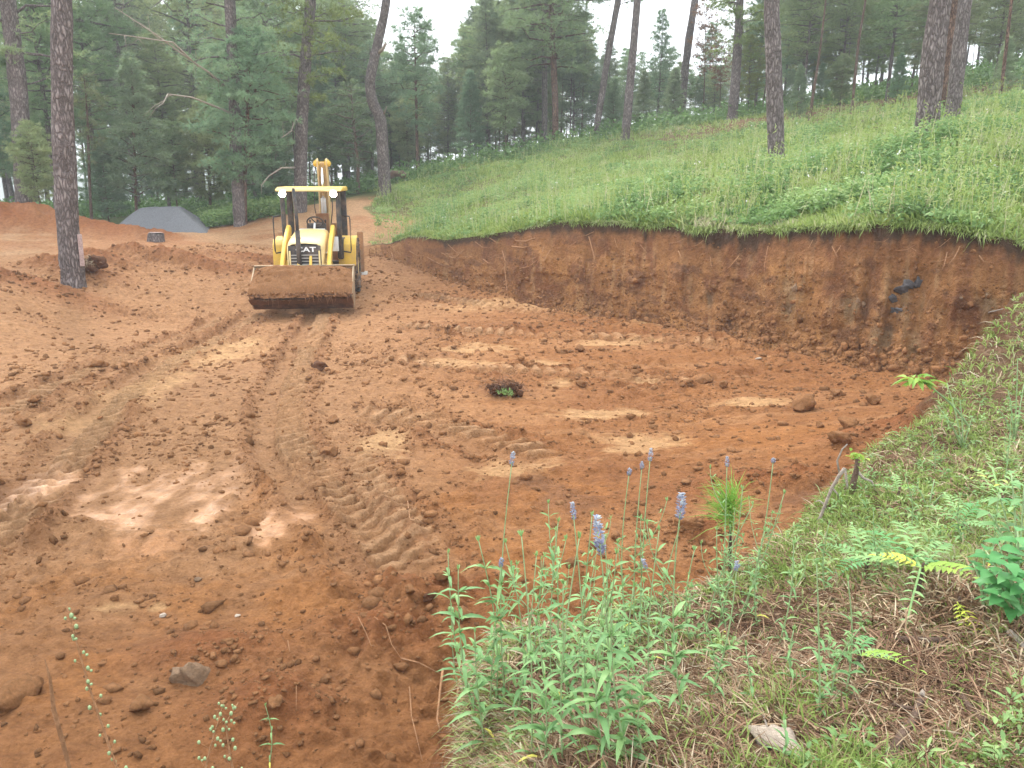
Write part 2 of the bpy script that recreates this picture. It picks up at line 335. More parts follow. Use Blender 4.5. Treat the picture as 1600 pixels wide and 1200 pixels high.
    def needles(s, P, D, L, W, v=.5, m=0):
        n = len(P); D = D/(np.linalg.norm(D, axis=1)[:, None]+1e-9); q = rng.normal(size=(n, 3)); sd = np.cross(D, q); sd /= np.linalg.norm(sd, axis=1)[:, None]+1e-9
        L = np.broadcast_to(L, (n,))[:, None]; W = np.broadcast_to(W, (n,))[:, None]
        V = np.stack([P-sd*W/2, P+sd*W/2, P+D*L+np.array([0, 0, -1.])*L*.12], 1).reshape(-1, 3)
        b = np.arange(n)[:, None]*3
        s.V.append(V); s.v.append(np.repeat(np.broadcast_to(v, (n,)), 3))
        s.F.setdefault(3, []).append(b+np.array([0, 1, 2])+s.n); s.M.setdefault(3, []).append(np.full(n, m)); s.n += n*3
def leaves(mb, P, D, L, W, bend=.3, v=.5, m=0, up=None, fold=.25):
    P = np.asarray(P, float).reshape(-1, 3); n = len(P); D = np.asarray(D, float).reshape(-1, 3); D = D/(np.linalg.norm(D, axis=1)[:, None]+1e-9)
    L = np.broadcast_to(L, (n,))[:, None]; W = np.broadcast_to(W, (n,))[:, None]; bend = np.broadcast_to(bend, (n,))[:, None]
    u_ = np.array([0, 0, 1.])+rng.normal(size=(n, 3))*.2 if up is None else up
    sd = np.cross(D, u_); sd /= np.linalg.norm(sd, axis=1)[:, None]+1e-9; nn = np.cross(sd, D)
    V = []
    for s_, w_ in ((0, .12), (.18, .7), (.42, 1), (.7, .72), (1, .03)):
        c = P+D*L*s_+np.array([0, 0, -1.])*L*bend*s_*s_; V += [c-sd*W*w_/2+nn*W*w_*fold, c, c+sd*W*w_/2+nn*W*w_*fold]
    V = np.stack(V, 1).reshape(-1, 3); q = []
    for i in range(4): q += [[i*3, i*3+1, i*3+4, i*3+3], [i*3+1, i*3+2, i*3+5, i*3+4]]
    mb.add(V, (np.array(q)[None]+(np.arange(n)*15)[:, None, None]).reshape(-1, 4), np.repeat(np.broadcast_to(v, (n,)), 15), m)
def facet(V, seed, k=11, lo=.5, hi=.85):
    q = np.random.default_rng(int(abs(seed)*97)+1); N_ = q.normal(size=(k, 3)); N_ /= np.linalg.norm(N_, axis=1)[:, None]
    for n_, d_ in zip(N_, q.uniform(lo, hi, k)):
        s_ = V @ n_; V = V-np.maximum(0, s_-d_)[:, None]*n_
    return V
def lump(mb, c, rad, seed=0, sq=(1, 1, 1), m=0, v=.5, sub=2, amp=.35, f=1.6):
    a = ICO[sub]; V = facet(a[0].copy(), seed) if sub > 1 else a[0].copy()
    n = fbm(V[:, 0]*1.0+V[:, 2]*.7+seed*3.1, V[:, 1]+V[:, 2]*.9+seed*1.7, f, 3, 90)
    V = V*(1+amp*n)[:, None]*rad*np.array(sq); t = seed*2.4; c_, s_ = math.cos(t), math.sin(t)
    V = V @ np.array([[c_, -s_, 0], [s_, c_, 0], [0, 0, 1]]).T
    mb.add(V+np.array(c), a[1], v, m)
ICO = {}
def _ico():
    import bmesh
    for sub in (1, 2, 3, 4):
        b = bmesh.new(); bmesh.ops.create_icosphere(b, subdivisions=sub, radius=1); b.verts.ensure_lookup_table()
        ICO[sub] = (np.array([v.co[:] for v in b.verts]), np.array([[v.index for v in f.verts] for f in b.faces])); b.free()
_ico()

# ------------------------------------------------------------------ materials
def mat(name, base=(.5,.5,.5), rough=.7, metal=0, build=None, spec=.5):
    m = bpy.data.materials.new(name); m.use_nodes = True; n = m.node_tree; b = n.nodes['Principled BSDF']
    b.inputs['Base Color'].default_value = (*base, 1); b.inputs['Roughness'].default_value = rough; b.inputs['Metallic'].default_value = metal
    b.inputs['Specular IOR Level'].default_value = spec
    if build: build(n, b, n.nodes, n.links)
    return m
def noise(N, L, scale, detail=4, vec=None, rough=.6):
    t = N.new('ShaderNodeTexNoise'); t.inputs['Scale'].default_value = scale; t.inputs['Detail'].default_value = detail; t.inputs['Roughness'].default_value = rough
    if vec is not None: L.new(vec, t.inputs['Vector'])
    return t.outputs['Fac']
def ramp(N, L, fac, stops):
    t = N.new('ShaderNodeValToRGB'); e = t.color_ramp.elements
    while len(e) < len(stops): e.new(.5)
    for i, (p, c) in enumerate(stops): e[i].position = p; e[i].color = (*c, 1)
    L.new(fac, t.inputs['Fac']); return t.outputs['Color']
def math_(N, L, op, a, b):
    t = N.new('ShaderNodeMath'); t.operation = op
    for i, q in enumerate((a, b)):
        if isinstance(q, (int, float)): t.inputs[i].default_value = q
        else: L.new(q, t.inputs[i])
    return t.outputs[0]
def mixc(N, L, fac, a, b, mode='MIX'):
    t = N.new('ShaderNodeMix'); t.data_type = 'RGBA'; t.blend_type = mode
    for k, q in (('Factor', fac), ('A', a), ('B', b)):
        s = t.inputs[k]
        if isinstance(q, (int, float)): s.default_value = q
        elif isinstance(q, tuple): s.default_value = (*q, 1)
        else: L.new(q, s)
    return t.outputs['Result']
def bump(N, L, b, h, strength=.5, dist=.02):
    t = N.new('ShaderNodeBump'); t.inputs['Distance'].default_value = dist
    if isinstance(strength, float): t.inputs['Strength'].default_value = strength
    else: L.new(strength, t.inputs['Strength'])
    L.new(h, t.inputs['Height']); L.new(t.outputs['Normal'], b.inputs['Normal'])
def attrn(N, name, out='Fac'):
    t = N.new('ShaderNodeAttribute'); t.attribute_name = name; return t.outputs[out]
def soil_build(n, b, N, L):
    g = N.new('ShaderNodeNewGeometry').outputs['Position']
    c = attrn(N, 'Col', 'Color'); wet = attrn(N, 'wet')
    n1 = noise(N, L, 9, 8, g, .75); n2 = noise(N, L, 55, 5, g, .8)
    k = ramp(N, L, n1, [(.3, (.62, .60, .58)), (.48, (.98, .98, .98)), (.7, (1.35, 1.38, 1.42))])
    k2 = ramp(N, L, n2, [(.3, (.75, .74, .73)), (.7, (1.25, 1.26, 1.28))])
    c = mixc(N, L, 1.0, c, k, 'MULTIPLY'); c = mixc(N, L, .8, c, k2, 'MULTIPLY')
    L.new(c, b.inputs['Base Color'])
    rr = N.new('ShaderNodeMapRange'); rr.inputs['To Min'].default_value = .93; rr.inputs['To Max'].default_value = .16; L.new(wet, rr.inputs['Value']); L.new(rr.outputs[0], b.inputs['Roughness'])
    st = N.new('ShaderNodeMapRange'); st.inputs['To Min'].default_value = 1.0; st.inputs['To Max'].default_value = .14; L.new(wet, st.inputs['Value'])
    sp = N.new('ShaderNodeMapRange'); sp.inputs['To Min'].default_value = .18; sp.inputs['To Max'].default_value = .6; L.new(wet, sp.inputs['Value']); L.new(sp.outputs[0], b.inputs['Specular IOR Level'])
    vo = N.new('ShaderNodeTexVoronoi'); vo.inputs['Scale'].default_value = 26; vo.inputs['Randomness'].default_value = 1
    wv = N.new('ShaderNodeVectorMath'); wv.operation = 'ADD'; tn = N.new('ShaderNodeTexNoise'); tn.inputs['Scale'].default_value = 20; tn.inputs['Detail'].default_value = 4; L.new(g, tn.inputs['Vector'])
    ts = N.new('ShaderNodeVectorMath'); ts.operation = 'SCALE'; ts.inputs['Scale'].default_value = .07; L.new(tn.outputs['Color'], ts.inputs[0]); L.new(g, wv.inputs[0]); L.new(ts.outputs[0], wv.inputs[1]); L.new(wv.outputs[0], vo.inputs['Vector'])
    h = math_(N, L, 'ADD', math_(N, L, 'MULTIPLY', noise(N, L, 16, 9, g, .78), 1.6), math_(N, L, 'MULTIPLY', vo.outputs['Distance'], -.55))
    mp = N.new('ShaderNodeMapping'); mp.inputs['Scale'].default_value = (9, 9, .9); L.new(g, mp.inputs['Vector']); fs = noise(N, L, 2.2, 5, mp.outputs[0], .65)
    h = math_(N, L, 'ADD', h, math_(N, L, 'MULTIPLY', math_(N, L, 'MULTIPLY', fs, attrn(N, 'face')), 1.6))
    bump(N, L, b, h, st.outputs[0], .055)
M = {}
M['terrain'] = mat('red_soil', build=soil_build)
def clod_build(base):
    def f(n, b, N, L):
        g = N.new('ShaderNodeNewGeometry').outputs['Position']; v = attrn(N, 'v')
        c = ramp(N, L, v, [(0, tuple(x*.6 for x in base)), (.5, base), (1, tuple(min(1, x*1.3) for x in base))])
        c = mixc(N, L, 1.0, c, ramp(N, L, noise(N, L, 30, 5, g, .7), [(.3, (.7, .7, .7)), (.7, (1.3, 1.3, 1.3))]), 'MULTIPLY')
        L.new(c, b.inputs['Base Color']); bump(N, L, b, noise(N, L, 45, 6, g, .75), .9, .03)
    return f
M['clod'] = mat('soil_clod', rough=.95, spec=.15, build=clod_build((.25, .118, .050)))
M['darkclod'] = mat('dark_soil', rough=.95, spec=.15, build=clod_build((.13, .06, .032)))
M['stone'] = mat('pale_stone', rough=.85, spec=.3, build=clod_build((.50, .40, .31)))
M['greyrock'] = mat('grey_rock', rough=.8, spec=.3, build=clod_build((.085, .075, .075)))
M['tanrock'] = mat('tan_rock', rough=.85, spec=.3, build=clod_build((.25, .155, .09)))
M['gravel'] = mat('grey_sand', rough=.95, spec=.2, build=clod_build((.16, .16, .168)))
M['root'] = mat('root_fibre', rough=.85, spec=.2, build=clod_build((.42, .22, .11)))
M['straw'] = mat('dry_straw', rough=.8, spec=.2, build=lambda n, b, N, L: L.new(ramp(N, L, attrn(N, 'v'), [(0, (.10, .055, .035)), (.35, (.22, .12, .07)), (.65, (.36, .25, .15)), (1, (.52, .43, .30))]), b.inputs['Base Color']))
def leaf_mat(name, stops, rough=.55, trans=.35, objvar=.0, spec=.3):
    def f(n, b, N, L):
        c = ramp(N, L, attrn(N, 'v'), stops)
        if objvar:
            oi = N.new('ShaderNodeObjectInfo'); hs = N.new('ShaderNodeHueSaturation')
            mr = N.new('ShaderNodeMapRange'); mr.inputs['To Min'].default_value = 1-objvar; mr.inputs['To Max'].default_value = 1+objvar; L.new(oi.outputs['Random'], mr.inputs['Value']); L.new(mr.outputs[0], hs.inputs['Value'])
            wn = N.new('ShaderNodeTexWhiteNoise'); wn.noise_dimensions = '1D'; L.new(oi.outputs['Random'], wn.inputs['W'])
            mh = N.new('ShaderNodeMapRange'); mh.inputs['To Min'].default_value = .47; mh.inputs['To Max'].default_value = .535; L.new(wn.outputs['Value'], mh.inputs['Value']); L.new(mh.outputs[0], hs.inputs['Hue'])
            L.new(c, hs.inputs['Color']); c = hs.outputs['Color']
        L.new(c, b.inputs['Base Color'])
        t = N.new('ShaderNodeBsdfTranslucent'); L.new(c, t.inputs['Color']); mx = N.new('ShaderNodeMixShader'); mx.inputs[0].default_value = trans
        o = [q for q in N if q.type == 'OUTPUT_MATERIAL'][0]
        L.new(b.outputs[0], mx.inputs[1]); L.new(t.outputs[0], mx.inputs[2]); L.new(mx.outputs[0], o.inputs['Surface'])
    return mat(name, rough=rough, spec=spec, build=f)
M['needle'] = leaf_mat('pine_needles', [(0, (.17, .22, .11)), (.5, (.27, .35, .17)), (1, (.37, .43, .21))], .6, .5, .22)
M['needle_teal'] = leaf_mat('pine_needles_blue_green', [(0, (.16, .23, .14)), (.5, (.25, .35, .20)), (1, (.34, .44, .25))], .6, .5, .2)
M['needle_olive'] = leaf_mat('pine_needles_olive', [(0, (.15, .18, .06)), (.5, (.25, .30, .09)), (1, (.36, .40, .12))], .6, .5, .15)
M['needle_rust'] = leaf_mat('dead_pine_needles', [(0, (.16, .07, .04)), (.5, (.28, .13, .07)), (1, (.38, .20, .11))], .7, .2, .1)
M['grass'] = leaf_mat('grass_blades', [(0, (.15, .22, .05)), (.3, (.25, .34, .085)), (.6, (.37, .45, .14)), (.85, (.44, .47, .25)), (1, (.56, .50, .34))], .6, .4)
M['herb'] = leaf_mat('herb_leaves', [(0, (.10, .19, .055)), (.5, (.20, .33, .11)), (1, (.36, .48, .18))], .5, .35)
M['sage'] = leaf_mat('sage_leaves', [(0, (.10, .22, .08)), (.5, (.19, .35, .13)), (.9, (.33, .50, .19)), (1, (.60, .56, .10))], .5, .3)
M['sagestem'] = leaf_mat('sage_stems', [(0, (.22, .32, .14)), (1, (.34, .44, .22))], .6, .1)
M['lime'] = leaf_mat('lime_leaves', [(0, (.16, .34, .06)), (.6, (.36, .52, .10)), (1, (.68, .68, .10))], .5, .4)
M['broad'] = leaf_mat('broad_leaves', [(0, (.045, .17, .045)), (.5, (.09, .28, .08)), (1, (.20, .42, .16))], .45, .3)
M['petal'] = leaf_mat('flower_petals', [(0, (.20, .20, .31)), (.5, (.30, .32, .44)), (1, (.50, .54, .54))], .6, .3)
M['white'] = leaf_mat('white_petals', [(0, (.7, .7, .62)), (1, (.85, .85, .8))], .6, .3)
def bark_build(c0, c1, c2, sx=1):
    def f(n, b, N, L):
        tcn = N.new('ShaderNodeTexCoord'); mp = N.new('ShaderNodeMapping'); mp.inputs['Scale'].default_value = (15*sx, 15*sx, 5*sx); L.new(tcn.outputs['Object'], mp.inputs['Vector'])
        nt_ = N.new('ShaderNodeTexNoise'); nt_.inputs['Scale'].default_value = .9; nt_.inputs['Detail'].default_value = 5; L.new(mp.outputs[0], nt_.inputs['Vector']); sc_ = N.new('ShaderNodeVectorMath'); sc_.operation = 'SCALE'; sc_.inputs['Scale'].default_value = 2.2; L.new(nt_.outputs['Color'], sc_.inputs[0]); nd = sc_.outputs[0]; ad = N.new('ShaderNodeVectorMath'); ad.operation = 'ADD'; L.new(mp.outputs[0], ad.inputs[0]); L.new(nd, ad.inputs[1])
        vo = N.new('ShaderNodeTexVoronoi'); vo.feature = 'DISTANCE_TO_EDGE'; vo.inputs['Scale'].default_value = 1.0; L.new(ad.outputs[0], vo.inputs['Vector'])
        e = ramp(N, L, vo.outputs['Distance'], [(0, c0), (.22, c1), (.7, c2)])
        c = mixc(N, L, 1.0, e, ramp(N, L, noise(N, L, 2.5, 5, tcn.outputs['Object'], .7), [(.3, (.7, .68, .66)), (.7, (1.3, 1.3, 1.32))]), 'MULTIPLY')
        L.new(c, b.inputs['Base Color'])
        h = math_(N, L, 'ADD', math_(N, L, 'MINIMUM', vo.outputs['Distance'], .25), math_(N, L, 'MULTIPLY', noise(N, L, 20, 4, tcn.outputs['Object'], .7), .12))
        bump(N, L, b, h, 1.0, .12)
    return f
M['bark'] = mat('pine_bark', rough=.9, spec=.2, build=bark_build((.10, .08, .075), (.24, .20, .185), (.35, .31, .29)))
M['bark_red'] = mat('reddish_bark', rough=.9, spec=.2, build=bark_build((.07, .04, .03), (.22, .13, .09), (.32, .20, .145)))
M['bark_thin'] = mat('young_bark', rough=.9, spec=.2, build=bark_build((.11, .075, .055), (.24, .16, .12), (.32, .23, .18), 2))
M['deadwood'] = mat('bleached_wood', rough=.85, spec=.2, build=clod_build((.40, .33, .27)))
M['brownwood'] = mat('brown_wood', rough=.85, spec=.2, build=clod_build((.17, .11, .08)))
M['cutwood'] = mat('peeled_wood', rough=.8, spec=.2, build=clod_build((.44, .32, .29)))

# ------------------------------------------------------------------ terrain mesh
TH = np.concatenate([np.linspace(R(-38.5), R(38.5), 860), np.linspace(R(38.5), R(321.5), 60)[1:-1]])
ncol = len(TH); THw = (TH+np.pi) % (2*np.pi)-np.pi
rfc = np.interp(THw, FT, FR); rtc = np.interp(THw, FT, TR)
wobc = fbm(THw*12, THw*0, 1.0, 3, 5)*.22 + fbm(THw*60, THw*0, 1.0, 2, 6)*.07; ipc = sst(R(-12), R(-8), THw)*(1-sst(R(40), R(50), THw))
rfc = rfc+wobc*1.2*ipc; rtc = rtc+wobc*ipc
rows = []; kind = []
for t in np.geomspace(.04, 1.9, 18): rows.append(np.full(ncol, t))
for q in np.linspace(1/1.9, 1/6.8, 520)[1:]: rows.append(np.full(ncol, 1/q))      # the near floor: the same rings for every column
for t in np.linspace(0, 1, 520)[1:]: rows.append(6.8+(rfc-6.8)*t)                  # then on to the foot of the bank
iF = len(rows)-1
n2 = 170
for t in np.linspace(0, 1, n2)[1:]: rows.append(rfc+(rtc-rfc)*t)
iT = len(rows)-1
n3 = 190
for t in np.linspace(0, 1, n3)[1:]: rows.append(rtc*(60/rtc)**t)
for t in np.geomspace(60, 900, 22)[1:]: rows.append(np.full(ncol, t))
RR = np.array(rows); nr = len(rows)
XX = RR*np.sin(TH)[None]; YY = RR*np.cos(TH)[None]
Z, A = Hfull(XX, YY, True)
u = A['u']; inp = A['inpit']; bw = A['bw']; th = A['th']; rr = A['r']
FD = face_disp(th, Z, u, rr)*inp*(1-bw); XX2 = XX-np.sin(th)*FD; YY2 = YY-np.cos(th)*FD
def C(*c): return np.array(c)[None, None]
def mx(a, b, f): return a*(1-f[..., None])+b*f[..., None]
l1 = fbm(XX, YY, .7, 4, 101); l2 = fbm(XX, YY, 3.5, 4, 102); st_ = fbm(XX*.25+YY*.08, YY*2.2, 1.3, 4, 103)
colr = np.broadcast_to(C(.305, .140, .056), XX.shape+(3,)).copy()
colr = mx(colr, C(.40, .21, .10), sst(-.1, .55, st_+.4*l2)*.7)
colr = mx(colr, C(.27, .118, .047), sst(.05, .6, l1+.5*l2)*.8)
colr = mx(colr, C(.42, .255, .145), sst(R(2), R(-14), th)*sst(2.5, 8, rr)*.6)       # drier left half
colr = mx(colr, C(.40, .17, .05), patchv('ochre', XX, YY, .7)*.4)
colr = mx(colr, C(.56, .36, .19), A['pale']*.7)
colr = mx(colr, C(.40, .235, .125), A['trk']*.4)
colr = mx(colr, C(.24, .10, .045), A['berm']*.4); colr = mx(colr, C(.50, .32, .19), sst(.35, .9, A['lug'])*.5); colr = mx(colr, C(.24, .12, .06), A['trk']*(1-sst(.0, .3, A['lug']))*.25)  # last mix darkens the troughs between lug bars, their shade put into the colour
colr = mx(colr, C(.27, .105, .042), A['pile']*.8)
colr = mx(colr, C(.15, .085, .06), patchv('dark', XX, YY, .9)*.45)
colr = mx(colr, C(.34, .19, .10), A['wet']*.5)
# cut face
face = ((u > 0) & (u < 1.001))*inp*(1-bw)
zz = np.clip(u, 0, 1); f1 = fbm(th*25, Z*1.5, 1, 4, 111); f2 = fbm(th*70, Z*2.0, 1, 4, 112); f3 = fbm(th*160, Z*1.2, 1, 3, 113)
fc = np.broadcast_to(C(.265, .130, .052), XX.shape+(3,)).copy()
fc = mx(fc, C(.34, .175, .065), sst(-.1, .5, f1)*.8)
fc = mx(fc, C(.165, .072, .034), sst(-.05, .45, f2)*.9)
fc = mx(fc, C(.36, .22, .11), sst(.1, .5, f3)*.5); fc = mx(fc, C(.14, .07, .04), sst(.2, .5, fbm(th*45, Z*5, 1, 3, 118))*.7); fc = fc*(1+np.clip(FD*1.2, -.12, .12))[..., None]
rub = np.zeros(XX.shape)
for a, b, w_, h_ in [(1240,465,30,45),(1330,480,26,28),(1100,465,22,24),(1545,470,20,40),(1400,530,50,24),(1420,465,34,42)]:
    p = at_d(a, b, np.interp(math.atan2(*at_z(a, b, .5)[:2]), FT, FR)+.5); q = math.atan2(p[0], p[1])
    rub = np.maximum(rub, (1-sst(.5, 1.3, np.hypot((th-q)/(w_/1250), (Z-p[2])/(h_/1250*12.5))+f2*.7)))
fc = mx(fc, C(.22, .155, .085), rub*sst(-.25, .35, f2+f3*.5)*.7)
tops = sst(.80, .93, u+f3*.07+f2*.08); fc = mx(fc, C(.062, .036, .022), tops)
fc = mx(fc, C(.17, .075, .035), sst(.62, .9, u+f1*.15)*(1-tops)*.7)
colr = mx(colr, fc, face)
# hill, forest floor, verge
g1 = fbm(XX, YY, .35, 4, 121); g3 = fbm(XX, YY, 1.7, 3, 123)
gc = np.broadcast_to(C(.15, .16, .06), XX.shape+(3,)).copy(); gc = mx(gc, C(.20, .17, .08), sst(0, .5, g3)*.8)
litter = sst(31, 38, rr+g1*6)*sst(R(5), R(14), th); gc = mx(gc, C(.17, .10, .06), litter*.8)
plateau = np.broadcast_to(C(.42, .26, .15), XX.shape+(3,)).copy(); plateau = mx(plateau, C(.34, .165, .08), sst(-.1, .4, g1+.5*g3)*.8); plateau = mx(plateau, C(.27, .105, .042), A['pile'])
# boundary between the dirt track and the grass: azimuth of the grass edge as a function of distance
edge = np.interp(rr, [0, 20, 26, 30, 34, 38, 41, 46, 60], [R(-9), R(-9), R(-9), R(-10.2), R(-9), R(-9.8), R(-7.8), R(-12), R(-60)])+g3*.012+g1*.01
hillm = sst(-.006, .006, th-edge)
bare = (1-sst(.5, 1.2, np.hypot((th-R(-7.8))/R(2.2), (rr-33)/3.5)+g3*.6)); hillm2 = hillm*(1-bare*.85)
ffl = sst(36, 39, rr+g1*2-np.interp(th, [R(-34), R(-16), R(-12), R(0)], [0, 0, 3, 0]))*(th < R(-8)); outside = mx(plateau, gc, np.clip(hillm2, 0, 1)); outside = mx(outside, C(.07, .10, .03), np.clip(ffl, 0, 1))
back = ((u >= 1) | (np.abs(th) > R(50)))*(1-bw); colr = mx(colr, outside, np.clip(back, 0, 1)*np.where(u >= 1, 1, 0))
vb = sst(.35, .8, bw); vc = np.broadcast_to(C(.20, .125, .078), XX.shape+(3,)).copy(); vc = mx(vc, C(.30, .21, .14), sst(0, .5, l2)*.7); vc = vc*.9; vc = mx(vc, C(.10, .06, .035), sst(.1, .6, fbm(XX, YY, 6, 3, 131))*.6)
ed = (1-sst(.0, .3, np.abs(A['sd']-.03))); vc = mx(vc, C(.13, .06, .03), ed*.6); vsoil = mx(colr, C(.26, .11, .045), sst(.05, .35, bw)); colr = mx(vsoil, vc, vb)
idx = np.arange(nr*ncol).reshape(nr, ncol); i0 = idx[:-1]; i1 = idx[1:]
Fq = np.stack([i0, np.roll(i0, -1, 1), np.roll(i1, -1, 1), i1], -1)
cls = np.zeros(Fq.shape[:2], int)
bwf = bw[:-1]; uf = u[:-1]
cls[(np.arange(nr-1)[:, None] >= iF) & (np.arange(nr-1)[:, None] < iT) & (inp[:-1] > .5)] = 1
cls[(np.arange(nr-1)[:, None] >= iT) & (hillm[:-1] > .5)] = 2
cls[bwf > .5] = 3
Vt = np.stack([XX2, YY2, Z], -1).reshape(-1, 3); Ct = np.clip(colr*np.array([1.10, 1.0, .87])*(1+np.array([.14, .16, .22])*face[..., None]), 0, 1).reshape(-1, 3); Ft = face.reshape(-1); Wt = (A['wet']*(1-np.clip(A['berm'], 0, 1))*np.clip(.5+1.4*fbm(XX*1.8, YY*.8, 2.6, 4, 140), 0, .9)).reshape(-1)
for k, nm in enumerate(['dirt_ground', 'cut_bank', 'hillside', 'grass_verge']):
    f = Fq[cls == k].reshape(-1, 4); uq, inv = np.unique(f, return_inverse=True)
    o = mk(nm, Vt[uq], [inv.reshape(-1, 4)], M['terrain'], smooth=(k > 1), attr={'Col': Ct[uq], 'wet': Wt[uq], 'face': Ft[uq]})
    o['kind'] = 'structure'
grass_edge = (lambda r: np.interp(r, [0, 20, 26, 30, 34, 38, 41, 46, 60], [R(-9), R(-9), R(-9), R(-10.2), R(-9), R(-9.8), R(-7.8), R(-12), R(-60)]))

# distant hills behind the wood
M['farhill'] = mat('wooded_far_hill', rough=1, spec=0, build=lambda n, b, N, L: L.new(ramp(N, L, noise(N, L, .03, 6, N.new('ShaderNodeNewGeometry').outputs['Position']), [(.35, (.03, .06, .03)), (.65, (.07, .11, .05))]), b.inputs['Base Color']))
t = np.linspace(R(-75), R(60), 160); V = []; hg = 10+16*fbm(t*6, t*0, 1, 4, 200)+8*np.cos(t*2+1)
for rr_, kz in [(560, -30), (640, 0), (700, .55), (780, 1.0), (900, .2)]:
    V.append(np.stack([np.sin(t)*rr_, np.cos(t)*rr_, (hg*kz if kz > 0 else np.full(len(t), -30.+(kz == 0)*18))+fbm(t*40, t*0+rr_, 1, 3, 201)*4*(kz > 0)], -1))
V = np.array(V); ii = np.arange(5*160).reshape(5, 160)
tag(mk('hills', V.reshape(-1, 3), [np.stack([ii[:-1, :-1], ii[:-1, 1:], ii[1:, 1:], ii[1:, :-1]], -1).reshape(-1, 4)], M['farhill'], smooth=True), kind='structure')
hz = MB(); hz.box((0, 300, 17), (2100, 2100, 134)); hzo = hz.build('haze', bpy.data.materials.new('haze_air'))
hm = hzo.data.materials[0]; hm.use_nodes = True; hn = hm.node_tree; hn.nodes.clear(); ho = hn.nodes.new('ShaderNodeOutputMaterial'); hv = hn.nodes.new('ShaderNodeVolumePrincipled')
hv.inputs['Density'].default_value = .0018; hv.inputs['Color'].default_value = (.95, .98, 1, 1); hv.inputs['Anisotropy'].default_value = .2; hn.links.new(hv.outputs[0], ho.inputs['Volume']); tag(hzo, kind='stuff')
print('terrain done', len(Vt))
#@@PART2
# ================================================================== trees
def crown_mesh(name, h, c0, spread, T, shape, mats, parent, off=None, k=15, nl=.27, nw=.024, droop=.15, nb=None, bright=0, dead=0):
    """limbs and needle tufts; off(z)->(x,y) is the trunk axis"""
    mb = MB(); off = off or (lambda z: (0, 0)); nb = nb or int(30+T/45)
    T = int(T*1.2); per = T/nb; ga = 2.39996
    for i in range(nb):
        t = (i+random.random())/nb; t = t**(.9)
        z = c0+(h-c0)*t; a = i*ga+random.uniform(-.5, .5)
        if shape == 'cone': Rr = spread*((1-t)**.75*(.55+.45*min(1, t*5+.3)))+.12
        elif shape == 'dome': Rr = spread*math.sin(math.pi*min(.98, t*.72+.22))**.6*.95+.15
        else: Rr = spread*(math.sin(math.pi*(t*.85+.1))**.8)+.12
        L = Rr*random.uniform(.55, 1.12); rise = random.uniform(-.05, .5) if shape != 'cone' else random.uniform(.15, .6)
        ox, oy = off(z); dx, dy = math.cos(a), math.sin(a)
        s_ = np.linspace(0, 1, 5); P = np.stack([ox+dx*L*s_, oy+dy*L*s_, z+rise*L*s_**1.3-droop*L*s_*s_*.8], -1)
        P[1:-1] += rng.normal(size=(3, 3))*.04*L
        mb.tube(P, np.linspace(max(.010, .022*L), .006, 5), 4, m=0, v=.4, cap=False)
        if dead and t < dead: continue
        n = max(3, int(per*random.uniform(.5, 1.5)*(.4+Rr/spread))); q = rng.uniform(.28, 1.05, n)**.8
        base = np.stack([np.interp(q, s_, P[:, j]) for j in range(3)], -1)
        wd = (.10+.26*L*(1.15-np.minimum(q, 1)))[:, None]; lat = rng.normal(size=(n, 3))*wd*np.array([1, 1, .42]); lat[:, 2] += .04*L
        C0 = base+lat
        vb_ = .5+random.uniform(-.22, .22)+bright
        ax = np.array([dx, dy, .55])+rng.normal(size=(n, 3))*.45; ax /= np.linalg.norm(ax, axis=1)[:, None]
        D = np.repeat(ax, k, 0)+rng.normal(size=(n*k, 3))*.62
        vv = np.clip(np.repeat(vb_+rng.normal(size=n)*.12, k)+rng.normal(size=n*k)*.06, 0, 1)
        mb.needles(np.repeat(C0, k, 0), D, rng.uniform(.6, 1.1, n*k)*nl, nw, vv, 1)
    return mb.build(name, mats, parent)
def trunk_mesh(path, rad, parent, m='bark', seg=14, flare=1.25, name='trunk'):
    P = np.array(path, float); t = np.linspace(0, len(P)-1, (len(P)-1)*4+1); Q = np.stack([np.interp(t, np.arange(len(P)), P[:, j]) for j in range(3)], -1)
    for _ in range(2): Q[1:-1] = (Q[:-2]+2*Q[1:-1]+Q[2:])/4
    L = np.r_[0, np.cumsum(np.linalg.norm(np.diff(Q, axis=0), axis=1))]; nn = max(12, int(L[-1]/.16)); ss = np.linspace(0, L[-1], nn)
    Q = np.stack([np.interp(ss, L, Q[:, j]) for j in range(3)], -1)
    rr_ = np.interp(ss, np.linspace(0, L[-1], len(rad)), rad); rr_ = rr_*(1+(flare-1)*np.exp(-ss/.35))
    mb = MB(); mb.tube(Q, rr_, seg); V = np.concatenate(mb.V); ax = np.repeat(Q, seg, 0); d = V-ax; ang = np.tile(np.arange(seg)/seg*6.283, nn)
    n = 1+.10*fbm(np.cos(ang)*3+5, V[:, 2]*1.6+np.sin(ang)*3, 1, 4, 300)+.06*fbm(ang*4, V[:, 2]*5, 1, 2, 301)
    mb.V = [ax+d*n[:, None]]
    return mb.build(name, M[m], parent, smooth=True)
